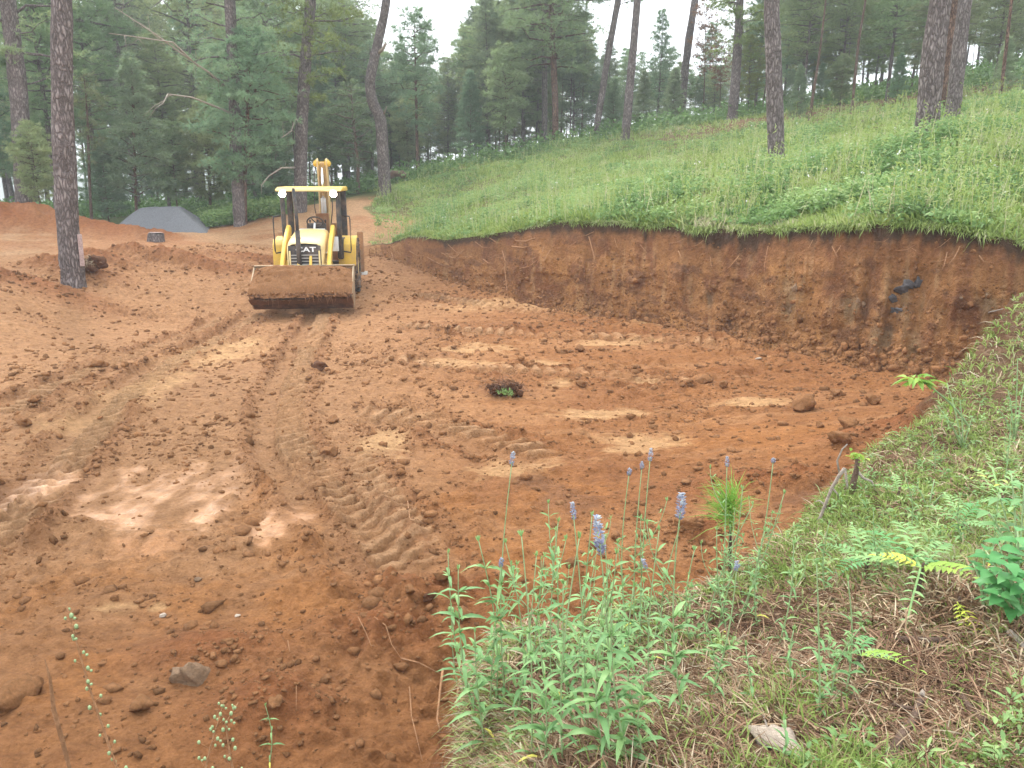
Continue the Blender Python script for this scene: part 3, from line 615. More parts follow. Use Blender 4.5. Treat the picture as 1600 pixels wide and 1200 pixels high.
def proto_pine(nm, h, r0, c0, spread, T, shape, nm_mat, bark='bark', k=15, dead=0, nl=.27, nw=.024, bright=0):
    root = empty(nm, (0, 0, 0)); wx, wy = random.uniform(-.02, .02)*h, random.uniform(-.02, .02)*h; ph = random.random()*6
    ax = lambda z: (wx*math.sin(z/h*3+ph), wy*math.sin(z/h*2.3+ph*2))
    zs = np.linspace(-.4, h*.98, 8); o0 = ax(0)
    trunk_mesh([(ax(z)[0]-o0[0], ax(z)[1]-o0[1], z) for z in zs], [r0*(1-.85*i/7) for i in range(8)], root, bark, 8 if r0 < .15 else 12)
    crown_mesh('crown', h, c0, spread, T, shape, [M[bark], M[nm_mat]], root, lambda z: (ax(z)[0]-o0[0], ax(z)[1]-o0[1]), k, nl, nw, dead=dead, bright=bright)
    return root
PR = {}
PR['tall'] = [proto_pine('pine_tree', 19, .24, 7.5, 3.4, 2600, 'dome', 'needle'), proto_pine('pine_tree', 18, .22, 5.5, 3.0, 2900, 'oval', 'needle_teal')]
PR['mid'] = [proto_pine('pine_tree', 13, .15, 3.2, 2.5, 3000, 'oval', 'needle'), proto_pine('pine_tree', 13, .14, 2.4, 2.3, 3000, 'cone', 'needle_teal'), proto_pine('pine_tree', 12, .15, 4.2, 2.6, 2500, 'dome', 'needle')]
PR['young'] = [proto_pine('young_pine', 7, .06, .7, 1.6, 2000, 'cone', 'needle_teal', 'bark_thin', bright=.1), proto_pine('young_pine', 7, .065, 1.6, 1.5, 1700, 'oval', 'needle', 'bark_thin', bright=.12)]
PR['slim'] = [proto_pine('slender_pine', 12, .065, 7.0, 1.2, 700, 'oval', 'needle', 'bark_thin', dead=.0), proto_pine('slender_pine', 12, .075, 5.5, 1.5, 900, 'cone', 'needle_teal', 'bark', dead=.25)]
PR['olive'] = [proto_pine('pine_tree', 12, .13, 2.6, 2.4, 2600, 'oval', 'needle_olive')]
PR['rust'] = [proto_pine('dead_pine', 9, .06, 3.5, 1.0, 420, 'oval', 'needle_rust', 'bark_thin', k=10)]
used = set()
def put(kind, px, d, ytop, label, cat='tree', group=None, idx=None, maxz=None):
    g = at_d(px, 300, d); z = H1(g[0], g[1], False); top = at_d(px, ytop, d)[2]
    pr = PR[kind]; i = random.randrange(len(pr)) if idx is None else idx; p = pr[i]
    if (kind, i) in used: o = copy_tree(p)
    else: o = p; used.add((kind, i))
    base = {'tall': (19, 18), 'mid': (13, 13, 12), 'young': (7, 7), 'slim': (12, 12), 'olive': (12,), 'rust': (9,)}[kind][i]
    k = max(.3, (top-z)/base); sxy = min(k, 1.35 if kind != 'young' else 1.6)*random.uniform(.9, 1.12)
    o.location = (g[0], g[1], z-.05); o.rotation_euler = (random.uniform(-.02, .02), random.uniform(-.02, .02), random.random()*6.28); o.scale = (sxy, sxy, k)
    tag(o, label, cat, group); return o
def tree_px(label, pts, d, w0, w1, hh, c0, spread, T, mt='needle', bark='bark', name='pine_tree', shape='dome', extra=None, k=14, d2=None, flare=1.25, cat='tree'):
    P = [Vector(at_d(x, y, d+(0 if d2 is None else (d2-d)*i/(len(pts)-1)))) for i, (x, y) in enumerate(pts)]
    g = H1(P[0].x, P[0].y); root = empty(name, (P[0].x, P[0].y, g)); b = P[0].copy(); P[0].z = min(P[0].z, g)-.35
    dirv = (P[-1]-P[-2]).normalized(); dirv = (dirv+Vector((0, 0, .6))).normalized()
    zt = g+hh
    n = 5
    if P[-1].z < zt:
        st = (zt-P[-1].z)/n; q = P[-1].copy()
        for i in range(n): q = q+Vector((dirv.x*st*.7**i, dirv.y*st*.7**i, st)); P.append(q.copy())
    o = Vector((P[0].x, P[0].y, g)); path = [tuple(p-o) for p in P]; path[0] = (0, 0, -.35)
    sc = d/FPX*.5; hz = [p[2] for p in path]; npx = len(pts)
    rad = []
    for i, p in enumerate(path):
        f = i/(npx-1) if i < npx else 1; r_ = (w0*(1-f)+w1*f)*sc
        if i >= npx: r_ *= max(.12, 1-(i-npx+1)/(n+.3))
        rad.append(r_)
    # radii vary along arc length
    Ls = np.r_[0, np.cumsum([math.dist(path[i], path[i+1]) for i in range(len(path)-1)])]
    rad = np.interp(np.linspace(0, Ls[-1], 40), Ls, rad)
    trunk_mesh(path, rad, root, bark, 16 if w0 > 12 else 10, flare)
    A_ = np.array(path); off = lambda z: (float(np.interp(z, A_[:, 2], A_[:, 0])), float(np.interp(z, A_[:, 2], A_[:, 1])))
    if T: crown_mesh('crown', hh, c0, spread, T, shape, [M[bark], M[mt]], root, off, k)
    tag(root, label, cat); return root, o
def dead_branch(root, o, pts, d, w0, w1, twigs=0):
    P = [Vector(at_d(x, y, dd))-o for (x, y), dd in zip(pts, np.linspace(d[0], d[1], len(pts)))]
    mb = MB(); mb.tube(P, np.linspace(w0, w1, len(P)), 6)
    for i in range(twigs):
        j = random.randrange(1, len(P)); a = P[j-1].lerp(P[j], random.random()); q = a+Vector((random.uniform(-.8, .4), random.uniform(-.5, .5), random.uniform(-.7, .7)))
        mb.tube([a, a.lerp(q, .5)+Vector((0, 0, .08)), q], [w1*.8, w1*.5, w1*.2], 4)
    mb.build('dead_branch', M['deadwood'], root, smooth=True)
tree_px('dark straight trunk at the far left edge, dirt heap at its foot', [(40,352),(36,250),(28,130),(12,0)], 37, 24, 19, 20, 5.2, 3.0, 1500, 'needle')
r_, o_ = tree_px('thick bare pine trunk at left with a pale peeled strip low on its side', [(114,442),(104,330),(98,200),(96,90),(97,0)], 21.5, 29, 24, 19, 10, 3.2, 1300)
mb = MB()
bz = [Vector(at_d(x, y, 21.3))-o_ for x, y in [(124,366),(126,385),(128,405),(129,416)]]
for a, b in zip(bz[:-1], bz[1:]): mb.beam(a, b, .10, .05)
mb.build('peeled_strip', M['cutwood'], r_, bevel=.01)
r_, o_ = tree_px('grey pine trunk behind green boughs with long bare branches reaching left', [(372,320),(368,230),(365,120),(359,0)], 36, 17, 15, 18, 3.0, 2.6, 1500, 'needle_teal', shape='oval')
dead_branch(r_, o_, [(358,140),(325,112),(285,85),(245,55),(180,12)], (36, 33), .045, .012, 14)
dead_branch(r_, o_, [(310,104),(270,66),(215,58),(170,52)], (34.6, 33), .035, .012, 8)
dead_branch(r_, o_, [(368,180),(340,168),(300,152),(262,147),(254,163)], (36, 33), .05, .015, 4)
r_, o_ = tree_px('tall grey trunk with olive boughs directly behind the machine', [(466,300),(470,210),(477,100),(486,0)], 37, 19, 15, 18, 4.5, 2.8, 1900, 'needle_olive', shape='oval')
dead_branch(r_, o_, [(470,195),(462,185),(455,205),(440,215)], (37, 35), .04, .015, 3)
dead_branch(r_, o_, [(466,262),(440,262),(420,275),(408,290)], (37, 35), .05, .015, 4)
r_, o_ = tree_px('crooked S-shaped bare pine trunk right of the machine', [(602,303),(599,250),(596,195),(592,178),(581,160),(577,130),(583,100),(592,60),(600,25),(604,0)], 40, 18, 12, 17, 9.5, 2.6, 900)
dead_branch(r_, o_, [(587,85),(597,78),(603,68)], (40, 39.5), .09, .06)
dead_branch(r_, o_, [(599,180),(602,173),(604,166)], (40, 39.5), .05, .02)
tree_px('dark leaning pine trunk with sparse boughs in front of the bright sky', [(928,218),(940,150),(951,80),(966,0)], 45, 10, 9, 16, 6.5, 2.4, 800, 'needle_teal')
tree_px('grey leaning pine trunk on the crest, clear of branches', [(976,212),(983,150),(989,80),(996,0)], 41, 13, 10, 17, 11, 2.2, 700)
tree_px('purplish leaning trunk rising out of the burnt undergrowth on the crest', [(1062,190),(1070,110),(1078,50),(1086,0)], 50, 12, 10, 18, 10, 2.0, 600)
tree_px('short dark trunk under low olive boughs on the crest', [(1143,193),(1146,165),(1150,120),(1153,60)], 43, 15, 12, 14, 2.8, 2.2, 1700, 'needle_olive', shape='oval')
tree_px('thick furrowed pine trunk standing alone in the grass near the middle of the slope', [(1214,272),(1212,200),(1209,100),(1205,0)], 23, 24, 21, 18, 9.5, 3.0, 1100)
tree_px('thickest leaning pine trunk at upper right with deep grey furrows', [(1444,238),(1452,160),(1459,80),(1470,0)], 20, 31, 26, 18, 9, 3.0, 1100)
tree_px('reddish brown trunk half hidden behind the thickest trunk', [(1466,165),(1474,100),(1482,40),(1488,0)], 31, 17, 17, 18, 7, 2.8, 1000, bark='bark_red')
tree_px('grey trunk just right of the thickest one, leaning the same way', [(1488,187),(1494,130),(1501,60),(1508,0)], 28, 19, 16, 18, 7, 3.0, 1200)
tree_px('thin bare grey sapling pole in front of the dark wood', [(1331,178),(1336,120),(1342,60),(1349,22)], 37, 4, 3, 9.5, 8.6, .4, 0, bark='bark_thin', name='dead_sapling')
tree_px('thin bare sapling with forked twigs and a spray of red needles', [(1264,192),(1270,150),(1276,115),(1282,72)], 35, 4.5, 3, 8, 5, .9, 24, 'needle_rust', 'bark_thin', name='dead_sapling', shape='oval')
tree_px('thin orange-barked sapling near the right edge with dead side twigs', [(1562,168),(1568,110),(1574,60),(1580,5)], 33, 4.5, 3.5, 10, 5, .8, 60, 'needle_olive', 'bark_red', name='dead_sapling', shape='oval')
tree_px('brown trunk carrying the big round crown in the middle of the wood', [(867,238),(868,180),(866,120),(862,40)], 46, 10, 9, 15, 4.2, 3.2, 4200, 'needle', 'bark_red', shape='dome')
tree_px('dark trunk just left of the brown one under the same round crown', [(850,237),(851,190),(851,120),(850,60)], 48, 9, 8, 14, 4.5, 2.8, 2600, 'needle_teal', shape='oval')
tree_px('straight orange sapling trunk left of the gravel heap', [(212,345),(210,250),(208,160),(207,130)], 38, 4, 3, 6.8, 1.2, 1.5, 1300, 'needle_teal', 'bark_red', name='young_pine', shape='cone')
tree_px('pale thin sapling just right of the thick bare trunk', [(143,352),(140,290),(138,230),(137,190)], 38, 4, 3, 6, 2.5, .6, 150, 'needle', 'bark_thin', name='young_pine', shape='oval')
tree_px('bushy pine with an orange stem leaning over the dirt track', [(381,335),(382,270),(386,200),(388,120)], 36, 6, 5, 7.6, 1.5, 1.9, 1900, 'needle_teal', 'bark_red', name='young_pine', shape='oval')
tree_px('small dark green pine right behind the gravel heap', [(329,350),(328,300),(326,250),(325,200)], 40, 4, 3, 5.2, .9, 1.5, 1300, 'needle', 'bark_thin', name='young_pine', shape='oval')
tree_px('small dusky grey-leaved tree between the tall grey trunk and the crooked one', [(558,285),(560,260),(556,230),(552,190)], 44, 6, 4, 5.4, 1.2, 1.6, 700, 'needle', 'brownwood', name='small_tree', shape='oval', k=8)
tree_px('slim pine with orange bark beside the bright gap in the wood', [(652,272),(652,240),(651,200),(650,150)], 46, 5, 4, 8.5, 2.4, 1.5, 1200, 'needle_teal', 'bark_red', shape='oval')
put('rust', 1117, 47, 62, 'rust-coloured dead pine among green ones on the crest', 'tree', idx=0)
PR['rust'].append(PR['rust'][0])
o = copy_tree(PR['rust'][0]); PR['rust'] = [PR['rust'][0]]
g = at_d(1092, 300, 49); o.location = (g[0], g[1], H1(g[0], g[1], False)-.05); o.scale = (.7, .7, .75); o.rotation_euler.z = 2; tag(o, 'smaller brown withered pine just left of the rust-coloured one', 'tree')
G = 'middle rank of pines along the wood edge'
midlist = [('mid',-20,38,-60,'dense green pine in the top left corner behind the dark edge trunk'),('young',60,36,190,'low bushy pine between the two left trunks'),('mid',85,42,-80,'leafy pine filling the gap between the two left trunks'),
 ('mid',160,44,-70,'dark blue-green pine right of the thick bare trunk'),('young',165,39,205,'rounded young pine below the dark blue-green one'),('tall',215,48,-120,'high pine behind the orange sapling'),('mid',262,43,60,'broad pine under the long bare branches'),
 ('young',275,40,190,'young pine over the left end of the gravel heap'),('tall',310,47,-120,'high pine with drooping boughs behind the gravel heap'),('mid',400,42,20,'full green pine left of the machine'),('young',425,39,170,'low spreading pine over the green ferns'),
 ('mid',440,46,-60,'tall leafy pine behind the olive boughs'),('mid',515,47,60,'green pine above the raised digging arm'),('young',520,45,170,'low pine just behind the raised digging arm'),('tall',545,52,-60,'thin-topped pine left of the crooked trunk'),('mid',575,55,30,'hazy pine seen behind the crooked trunk'),
 ('mid',625,52,95,'pale green pine just right of the crooked trunk'),('mid',672,62,62,'round-topped pine alone under the open sky gap'),('young',640,49,150,'young bluish pine beside the slim orange one'),('mid',700,54,92,'slim-topped pine right of the sky gap'),
 ('young',735,47,110,'dense blue-green pine left of the round crown'),('mid',760,49,-20,'big blue-green pine left of the brown trunk'),('young',790,46,70,'pointed grey-green pine in front of the round crown'),('mid',820,51,-60,'dark high pine above the round crown'),('mid',905,54,20,'thin pine at the left rim of the bright gap'),
 ('mid',1020,53,15,'tall green pine between the two leaning trunks'),('young',1000,47,110,'young green pine right of the clear leaning trunk'),('young',955,48,120,'young pine between the dark and the grey leaning trunk'),('young',1045,48,105,'soft dull green pine in the burnt undergrowth'),
 ('mid',1100,55,35,'blue-green pine rising behind the rust-coloured one'),('mid',1170,46,-60,'high green pine left of the lone trunk'),('olive',1160,44,55,'olive pine with low boughs beside the lone trunk'),('mid',1240,42,-80,'dark green pine right of the lone trunk'),('young',1235,38,100,'yellow-tipped pine touching the lone trunk'),
 ('mid',1300,43,-80,'dark pine behind the bare forked sapling'),('young',1300,40,85,'bluish young pine behind the red needles'),('mid',1370,42,-90,'broad pine behind the grey sapling pole'),('mid',1425,40,-60,'dark pine left of the thickest trunk'),('young',1385,41,95,'young pine in the shade left of the thickest trunk'),
 ('mid',1530,40,-80,'shady pine right of the leaning grey trunk'),('young',1545,36,80,'feathery young pine beside the orange-barked sapling'),('mid',1600,38,-60,'dense pine at the top right corner'),('young',1590,34,90,'young pine at the right edge above the grass'),('mid',1660,38,-60,'pine just outside the right edge')]
for kd, px, d, yt, lb in midlist: put(kd, px, d, yt, lb, 'tree', G)
def sky_y(px):
    return float(np.interp(px, [0, 560, 600, 640, 715, 740, 900, 925, 1000, 1060, 1140, 1165, 1600], [-80, -30, 60, 75, 65, -40, -40, 60, 60, 75, 70, -60, -80]))
zones = [(-150, 330, 'pine in the dim wood behind the dirt heaps and the gravel heap', 'pines in the wood behind the gravel heap', 32),
         (330, 600, 'pine in the wood behind the machine', 'pines in the wood behind the machine', 30),
         (600, 905, 'slender pine in the see-through stand left of the bright gap', 'slender pines on the crest left of the gap', 58),
         (905, 1160, 'slender pine in the burnt-looking stand on the crest', 'slender pines in the burnt-looking stand', 46),
         (1160, 1760, 'pine in the dark stand at the top of the grassy slope', 'pines in the dark stand above the slope', 66)]
for a, b, lb, gp, n in zones:
    for i in range(n):
        px = a+(b-a)*(i+random.random())/n; lo = 1-(b <= 600)*.0
        d = random.uniform(50, 74) if a < 600 else random.uniform(49, 66) if b <= 1160 else random.uniform(43, 64)
        kd = random.choice(['mid', 'mid', 'tall', 'olive', 'young', 'slim']) if a < 600 or a > 1100 else random.choice(['slim', 'slim', 'slim', 'mid'])
        yt = sky_y(px)+random.uniform(0, 90 if a < 905 else 60)
        if 600 < px < 1160 and kd == 'slim': yt += random.uniform(0, 70)
        if kd == 'young': yt = random.uniform(120, 220); d = min(d, 60)
        put(kd, px, d, yt, lb, 'tree', gp)
print('trees done')

# ================================================================== grass and herbs on the slope
def shadev(x, y, s=0): return .5+.45*fbm(x, y, .5, 3, 400+s)+.25*fbm(x, y, 2.2, 2, 410+s)
def hill_pts(n, rmax=52, near=1.0):
    th_ = rng.uniform(R(-12), R(40), n*2); q = rng.uniform(0, 1, n*2)**(1/near)
    rf_ = np.interp(th_, FT, TR)+fbm(th_*12, th_*0, 1.0, 3, 5)*.22+fbm(th_*60, th_*0, 1.0, 2, 6)*.07
    r_ = (rf_+.02)*(rmax/(rf_+.02))**q; x, y = r_*np.sin(th_), r_*np.cos(th_)
    ok = th_ > grass_edge(r_)+.015*fbm(x, y, 1.7, 2, 5)
    dn = .45+.7*fbm(x, y, .45, 3, 420)+.6*fbm(x, y, 1.9, 2, 421)
    br = np.hypot((th_-R(-7.8))/R(2.2), (r_-33)/3.5) < 1+.5*fbm(x, y, 1.7, 2, 9)
    lit = sst(31, 38, r_+fbm(x, y, .35, 4, 121)*6)*sst(R(5), R(14), th_)
    ok &= (rng.uniform(0, 1, n*2) < np.clip(dn+.35, .25, 1)*(1-.9*br)*(1-.75*lit))
    x, y, r_ = x[ok][:n], y[ok][:n], r_[ok][:n]
    return x, y, Hfull(x, y), r_
x, y, z, r_ = hill_pts(44000); k = 5
n = len(x); P = np.repeat(np.stack([x, y, z-.02], -1), k, 0)+rng.normal(size=(n*k, 3))*np.array([.05, .05, 0])
hh = np.repeat(np.clip(.22+.26*fbm(x, y, .6, 3, 430)+.14*fbm(x, y, 2.5, 2, 431), .06, .6), k)*rng.uniform(.5, 1.3, n*k)
D = rng.normal(size=(n*k, 3))*.38+np.array([0, 0, 1.]); v = np.clip(np.repeat(shadev(x, y), k)+rng.normal(size=n*k)*.16, 0, 1)
mb = MB(); mb.blades(P, D, hh, np.repeat(.010+.0007*r_, k)*rng.uniform(.7, 1.3, n*k), .5, v)
# taller wispy stalks with small leaves, in drifts
xs_, ys_, zs_, rs_ = hill_pts(9000, 44); mk_ = fbm(xs_, ys_, .5, 2, 450)+.3*rng.normal(size=len(xs_)) > .1; xs_, ys_, zs_ = xs_[mk_], ys_[mk_], zs_[mk_]; n = len(xs_); H_ = rng.uniform(.35, 1.0, n)
D = rng.normal(size=(n, 3))*.16+[0, 0, 1.]; P = np.stack([xs_, ys_, zs_], -1); vv_ = rng.uniform(.35, 1, n); mb.blades(P, D, H_, .014, .15, vv_)
k = 9; q = rng.uniform(.25, 1, (n, k)); P2 = (P[:, None]+D[:, None]*(q*H_[:, None])[..., None]).reshape(-1, 3); mb.blades(P2, rng.normal(size=(n*k, 3))+[0, 0, .6], rng.uniform(.05, .11, n*k), .018, .5, np.clip(np.repeat(vv_, k)*.8+rng.normal(size=n*k)*.1, 0, 1))
# turf lip: hanging blades and root hair along the top of the cut
th_ = rng.uniform(R(-9), R(40), 16000); rf_ = np.interp(th_, FT, TR)+fbm(th_*12, th_*0, 1.0, 3, 5)*.22+fbm(th_*60, th_*0, 1.0, 2, 6)*.07+rng.uniform(-.04, .12, 16000)
x, y = rf_*np.sin(th_), rf_*np.cos(th_); z = Hfull(x, y); out_ = np.stack([-np.sin(th_), -np.cos(th_), np.full(len(x), .55)], -1)+rng.normal(size=(16000, 3))*.35
mb.blades(np.stack([x, y, z], -1), out_, rng.uniform(.04, .26, 16000)*np.clip(.25+1.3*(fbm(th_*40, th_*0, 1, 2, 433)+.3), .1, 1.1), .014, 1.0, np.clip(.5+.25*fbm(th_*30, th_*0, 1, 2, 434)+rng.normal(size=16000)*.2, 0, 1))
tag(mb.build('slope_grass', M['grass']), kind='stuff')
x, y, z, r_ = hill_pts(11000, 48); n = len(x); k = 24
vis = fbm(x, y, .8, 3, 440)+rng.normal(size=n)*.15 > -.02; x, y, z, r_ = x[vis], y[vis], z[vis], r_[vis]; n = len(x)
hp = np.clip(.24+.34*fbm(x, y, .7, 3, 441)+.05*rng.normal(size=n), .08, .8); q = rng.uniform(.15, 1, (n, k)); rad = rng.normal(size=(n, k, 2))*(.05+.14*hp)[:, None, None]
P = np.stack([x[:, None]+rad[..., 0], y[:, None]+rad[..., 1], z[:, None]+q*hp[:, None]], -1).reshape(-1, 3)
D = np.concatenate([rad*6, np.full((n, k, 1), .35)], -1).reshape(-1, 3)+rng.normal(size=(n*k, 3))*.5
v = np.clip(np.repeat(.5+.5*fbm(x, y, 1.1, 2, 442), k)+(q.reshape(-1)-.6)*.5+rng.normal(size=n*k)*.12, 0, 1)
mb = MB(); mb.blades(P, D, rng.uniform(.05, .12, n*k), rng.uniform(.02, .043, n*k), .4, v, belly=1.0)
# fern patch at the foot of the wood left of the track
n = 1500; px_ = rng.uniform(318, 450, n); dd = rng.uniform(36.5, 41, n); pts = np.array([at_d(a, 320, b) for a, b in zip(px_, dd)]); zz_ = Hfull(pts[:, 0], pts[:, 1]); k = 22
hp = .25+.45*rng.uniform(0, 1, n); q = rng.uniform(.1, 1, (n, k)); rad = rng.normal(size=(n, k, 2))*.16
P = np.stack([pts[:, 0][:, None]+rad[..., 0], pts[:, 1][:, None]+rad[..., 1], zz_[:, None]+q*hp[:, None]], -1).reshape(-1, 3)
mb.blades(P, np.concatenate([rad*4, np.full((n, k, 1), .4)], -1).reshape(-1, 3)+rng.normal(size=(n*k, 3))*.4, .15, .055, .5, np.clip(.62+(q.reshape(-1)-.6)*.5+rng.normal(size=n*k)*.15, 0, 1))
tag(mb.build('slope_herbs', M['herb']), kind='stuff')
# undergrowth inside the wood
n = 5000; th_ = rng.uniform(R(-38), R(38), n); r_ = rng.uniform(43, 60, n); x, y = r_*np.sin(th_), r_*np.cos(th_); z = Hfull(x, y); k = 14
hp = .3+.7*rng.uniform(0, 1, n)**2; q = rng.uniform(.05, 1, (n, k)); rad = rng.normal(size=(n, k, 2))*.28
P = np.stack([x[:, None]+rad[..., 0], y[:, None]+rad[..., 1], z[:, None]+q*hp[:, None]], -1).reshape(-1, 3)
mb = MB(); mb.blades(P, np.concatenate([rad*2, np.full((n, k, 1), .5)], -1).reshape(-1, 3)+rng.normal(size=(n*k, 3))*.5, .28, .09, .5, np.clip(.25+rng.normal(size=n*k)*.15, 0, 1))
tag(mb.build('wood_undergrowth', M['herb']), kind='stuff')
x, y, z, r_ = hill_pts(90, 40); n = len(x); mb = MB()
mb.blades(np.repeat(np.stack([x, y, z+rng.uniform(.2, .5, n)], -1), 3, 0)+rng.normal(size=(n*3, 3))*.02, rng.normal(size=(n*3, 3))*.5+[0, 0, .4], .035, .03, 0, .6)
tag(mb.build('slope_blossoms', M['white']), kind='stuff')
print('grass done')
#@@PART3
# ================================================================== backhoe loader
def pm(name, c, rough=.5, dirt=(.40, .25, .14), amt=.35, metal=0):
    def f(n, b, N, L):
        g = N.new('ShaderNodeTexCoord').outputs['Object']
        k = ramp(N, L, noise(N, L, 5, 6, g, .7), [(.42, (0, 0, 0)), (.75, (amt*2, amt*2, amt*2))])
        L.new(mixc(N, L, k, c, dirt), b.inputs['Base Color'])
        L.new(ramp(N, L, noise(N, L, 9, 4, g), [(.3, (rough,)*3), (.7, (min(1, rough+.3),)*3)]), b.inputs['Roughness'])
    return mat(name, c, rough, metal, f)
M['yellow'] = pm('yellow_paint', (.72, .46, .055), .4, amt=.25); M['cream'] = pm('blown_out_yellow', (.80, .62, .28), .45, amt=.15)  # second paint: yellow lightened to cream, the blown-out brightness put into the colour
M['black'] = pm('black_paint', (.022, .022, .024), .45, amt=.18); M['tyre'] = pm('tyre_rubber', (.03, .028, .027), .85, amt=.6)
M['steel'] = pm('worn_steel', (.42, .40, .37), .4, amt=.2, metal=.6); M['dusty'] = pm('dusty_bucket_steel', (.40, .30, .19), .6, (.28, .15, .07), .5); M['soiled'] = pm('soil_caked_steel', (.10, .05, .028), .9, (.26, .12, .05), .7)
M['chrome'] = mat('chrome_rod', (.75, .75, .75), .15, 1.0); M['glass'] = mat('grey_glass', (.18, .21, .22), .1); M['letter'] = mat('white_lettering', (.85, .85, .83), .5); M['red'] = mat('red_hose', (.55, .06, .05), .5); M['brownp'] = pm('rusty_brown_paint', (.30, .14, .06), .7, amt=.5); M['white_p'] = pm('white_panel', (.72, .74, .74), .5, amt=.2)
M['boomp'] = pm('dull_boom_paint', (.62, .44, .20), .5, (.35, .2, .1), .35); M['lamp'] = mat('lit_lamp', (1, 1, 1)); _e = M['lamp'].node_tree.nodes['Principled BSDF']; _e.inputs['Emission Color'].default_value = (1, .90, .72, 1); _e.inputs['Emission Strength'].default_value = 40
YAW = R(6.8); mx0, my0 = -4.87, 19.25
gz = H1(mx0, my0, False)+.0
mach = tag(empty('backhoe_loader', (mx0, my0, gz), YAW), 'yellow backhoe loader facing the camera, lamps lit and front bucket full of soil', 'backhoe loader')
def part(mb, nm, mt, par=None, bevel=.012, smooth=False): return mb.build(nm, [M[q] for q in (mt if isinstance(mt, (list, tuple)) else [mt])], par or mach, smooth, bevel)
def lathe_x(mb, prof, seg=32, m=0, x=0, y=0, z=0):
    n = len(prof); a = np.arange(seg)/seg*2*np.pi
    V = np.array([[x+px_, y+r_*math.cos(t), z+r_*math.sin(t)] for t in a for px_, r_ in prof])
    i, j = np.meshgrid(np.arange(seg), np.arange(n-1), indexing='ij'); i2 = (i+1) % seg
    mb.add(V, np.stack([i*n+j, i*n+j+1, i2*n+j+1, i2*n+j], -1).reshape(-1, 4), .5, m)
def wheel(x, y, r, w_):
    sgn = 1 if x > 0 else -1; mb = MB(); h = w_/2; ri = r*.55
    lathe_x(mb, [(-h*.8, ri), (-h, ri*1.15), (-h, r*.86), (-h*.85, r*.95), (0, r*.97), (h*.85, r*.95), (h, r*.86), (h, ri*1.15), (h*.8, ri)], 40, 0, x, y, r)
    nl = 20 if r > .6 else 16
    for i in range(nl):
        for s_ in (-1, 1):
            t = (i+(.5 if s_ > 0 else 0))/nl*6.283; c, q = math.cos(t), math.sin(t); c2, q2 = math.cos(t+.22), math.sin(t+.22)
            mb.beam((x+s_*h*.98, y+c*r*.955, r+q*r*.955), (x+s_*.01, y+c2*r*.975, r+q2*r*.975), .05, .05)
    wh = part(mb, 'wheel', 'tyre', bevel=0)
    mb = MB(); lathe_x(mb, [(sgn*h*.55, .02), (sgn*h*.55, ri*.45), (sgn*h*.35, ri*.55), (sgn*h*.35, ri*.85), (sgn*h*.75, ri*.97), (sgn*h*.82, ri*1.04), (-sgn*h*.8, ri*1.02)], 32, 0, x, y, r)
    for i in range(8): t = i*.785; mb.tube([(x+sgn*h*.5, y+math.cos(t)*ri*.33, r+math.sin(t)*ri*.33), (x+sgn*(h*.5+.03), y+math.cos(t)*ri*.33, r+math.sin(t)*ri*.33)], .015, 6)
    part(mb, 'rim', 'cream', wh, .0, False)
for x in (-.82, .82): wheel(x, 0, .43, .30); wheel(x*1.02, 2.12, .72, .44)
mb = MB(); mb.box((0, 1.0, .62), (.62, 3.0, .30)); mb.box((0, 0, .45), (1.4, .16, .16)); mb.box((0, 2.12, .70), (1.5, .28, .28)); mb.box((0, -.42, .62), (.7, .16, .34)); mb.box((-.55, 1.15, .62), (.42, .8, .4)); mb.box((.55, 1.15, .62), (.42, .8, .4)); part(mb, 'chassis', 'black')
# hood
def loft(secs, mb, m=0):
    n = len(secs[0]); V = [p for s_ in secs for p in s_]; k = len(secs)
    i, j = np.meshgrid(np.arange(k-1), np.arange(n-1), indexing='ij'); mb.add(V, np.stack([i*n+j, i*n+j+1, (i+1)*n+j+1, (i+1)*n+j], -1).reshape(-1, 4), .5, m)
secs = []
for y, hw, zt, zb in [(-.50, .375, 1.46, .85), (-.46, .405, 1.50, .85), (-.2, .415, 1.56, .88), (.3, .42, 1.63, .9), (.9, .43, 1.71, .9), (1.02, .43, 1.72, .9)]:
    secs.append([(-hw, y, zb), (-hw, y, zt-.12), (-hw*.93, y, zt-.04), (-hw*.75, y, zt), (0, y, zt+.02), (hw*.75, y, zt), (hw*.93, y, zt-.04), (hw, y, zt-.12), (hw, y, zb)])
mb = MB(); loft(secs, mb); hood = part(mb, 'hood', 'cream', bevel=0, smooth=True)
mb = MB(); mb.box((0, -.49, 1.12), (.74, .04, .62)); gr = part(mb, 'grille', 'black')
mb = MB()
for i in range(6): mb.box((0, -.522, .86+i*.07), (.62, .02, .024))
part(mb, 'grille_bar', 'steel', gr, .003)
mb = MB(); mb.box((-.335, -.525, 1.06), (.035, .03, .5)); mb.box((.335, -.525, 1.06), (.035, .03, .5)); part(mb, 'grille_trim', 'cream', gr, .004)
def text(body, size, loc, rot, mt, par, name='lettering', ext=.004):
    cu = bpy.data.curves.new(name, 'FONT'); cu.body = body; cu.size = size; cu.extrude = ext; cu.align_x = 'CENTER'; cu.align_y = 'CENTER'; cu.offset = size*.025
    o = bpy.data.objects.new(name, cu); col.objects.link(o); dg = bpy.context.evaluated_depsgraph_get(); me = bpy.data.meshes.new_from_object(o.evaluated_get(dg)); bpy.data.objects.remove(o)
    o = bpy.data.objects.new(name, me); col.objects.link(o); me.materials.clear(); me.materials.append(M[mt]); o.parent = par; o.location = loc; o.rotation_euler = rot; return o
text('CAT', .155, (0.03, -.516, 1.335), (R(90), 0, 0), 'letter', gr).scale = (1.5, 1, 1)
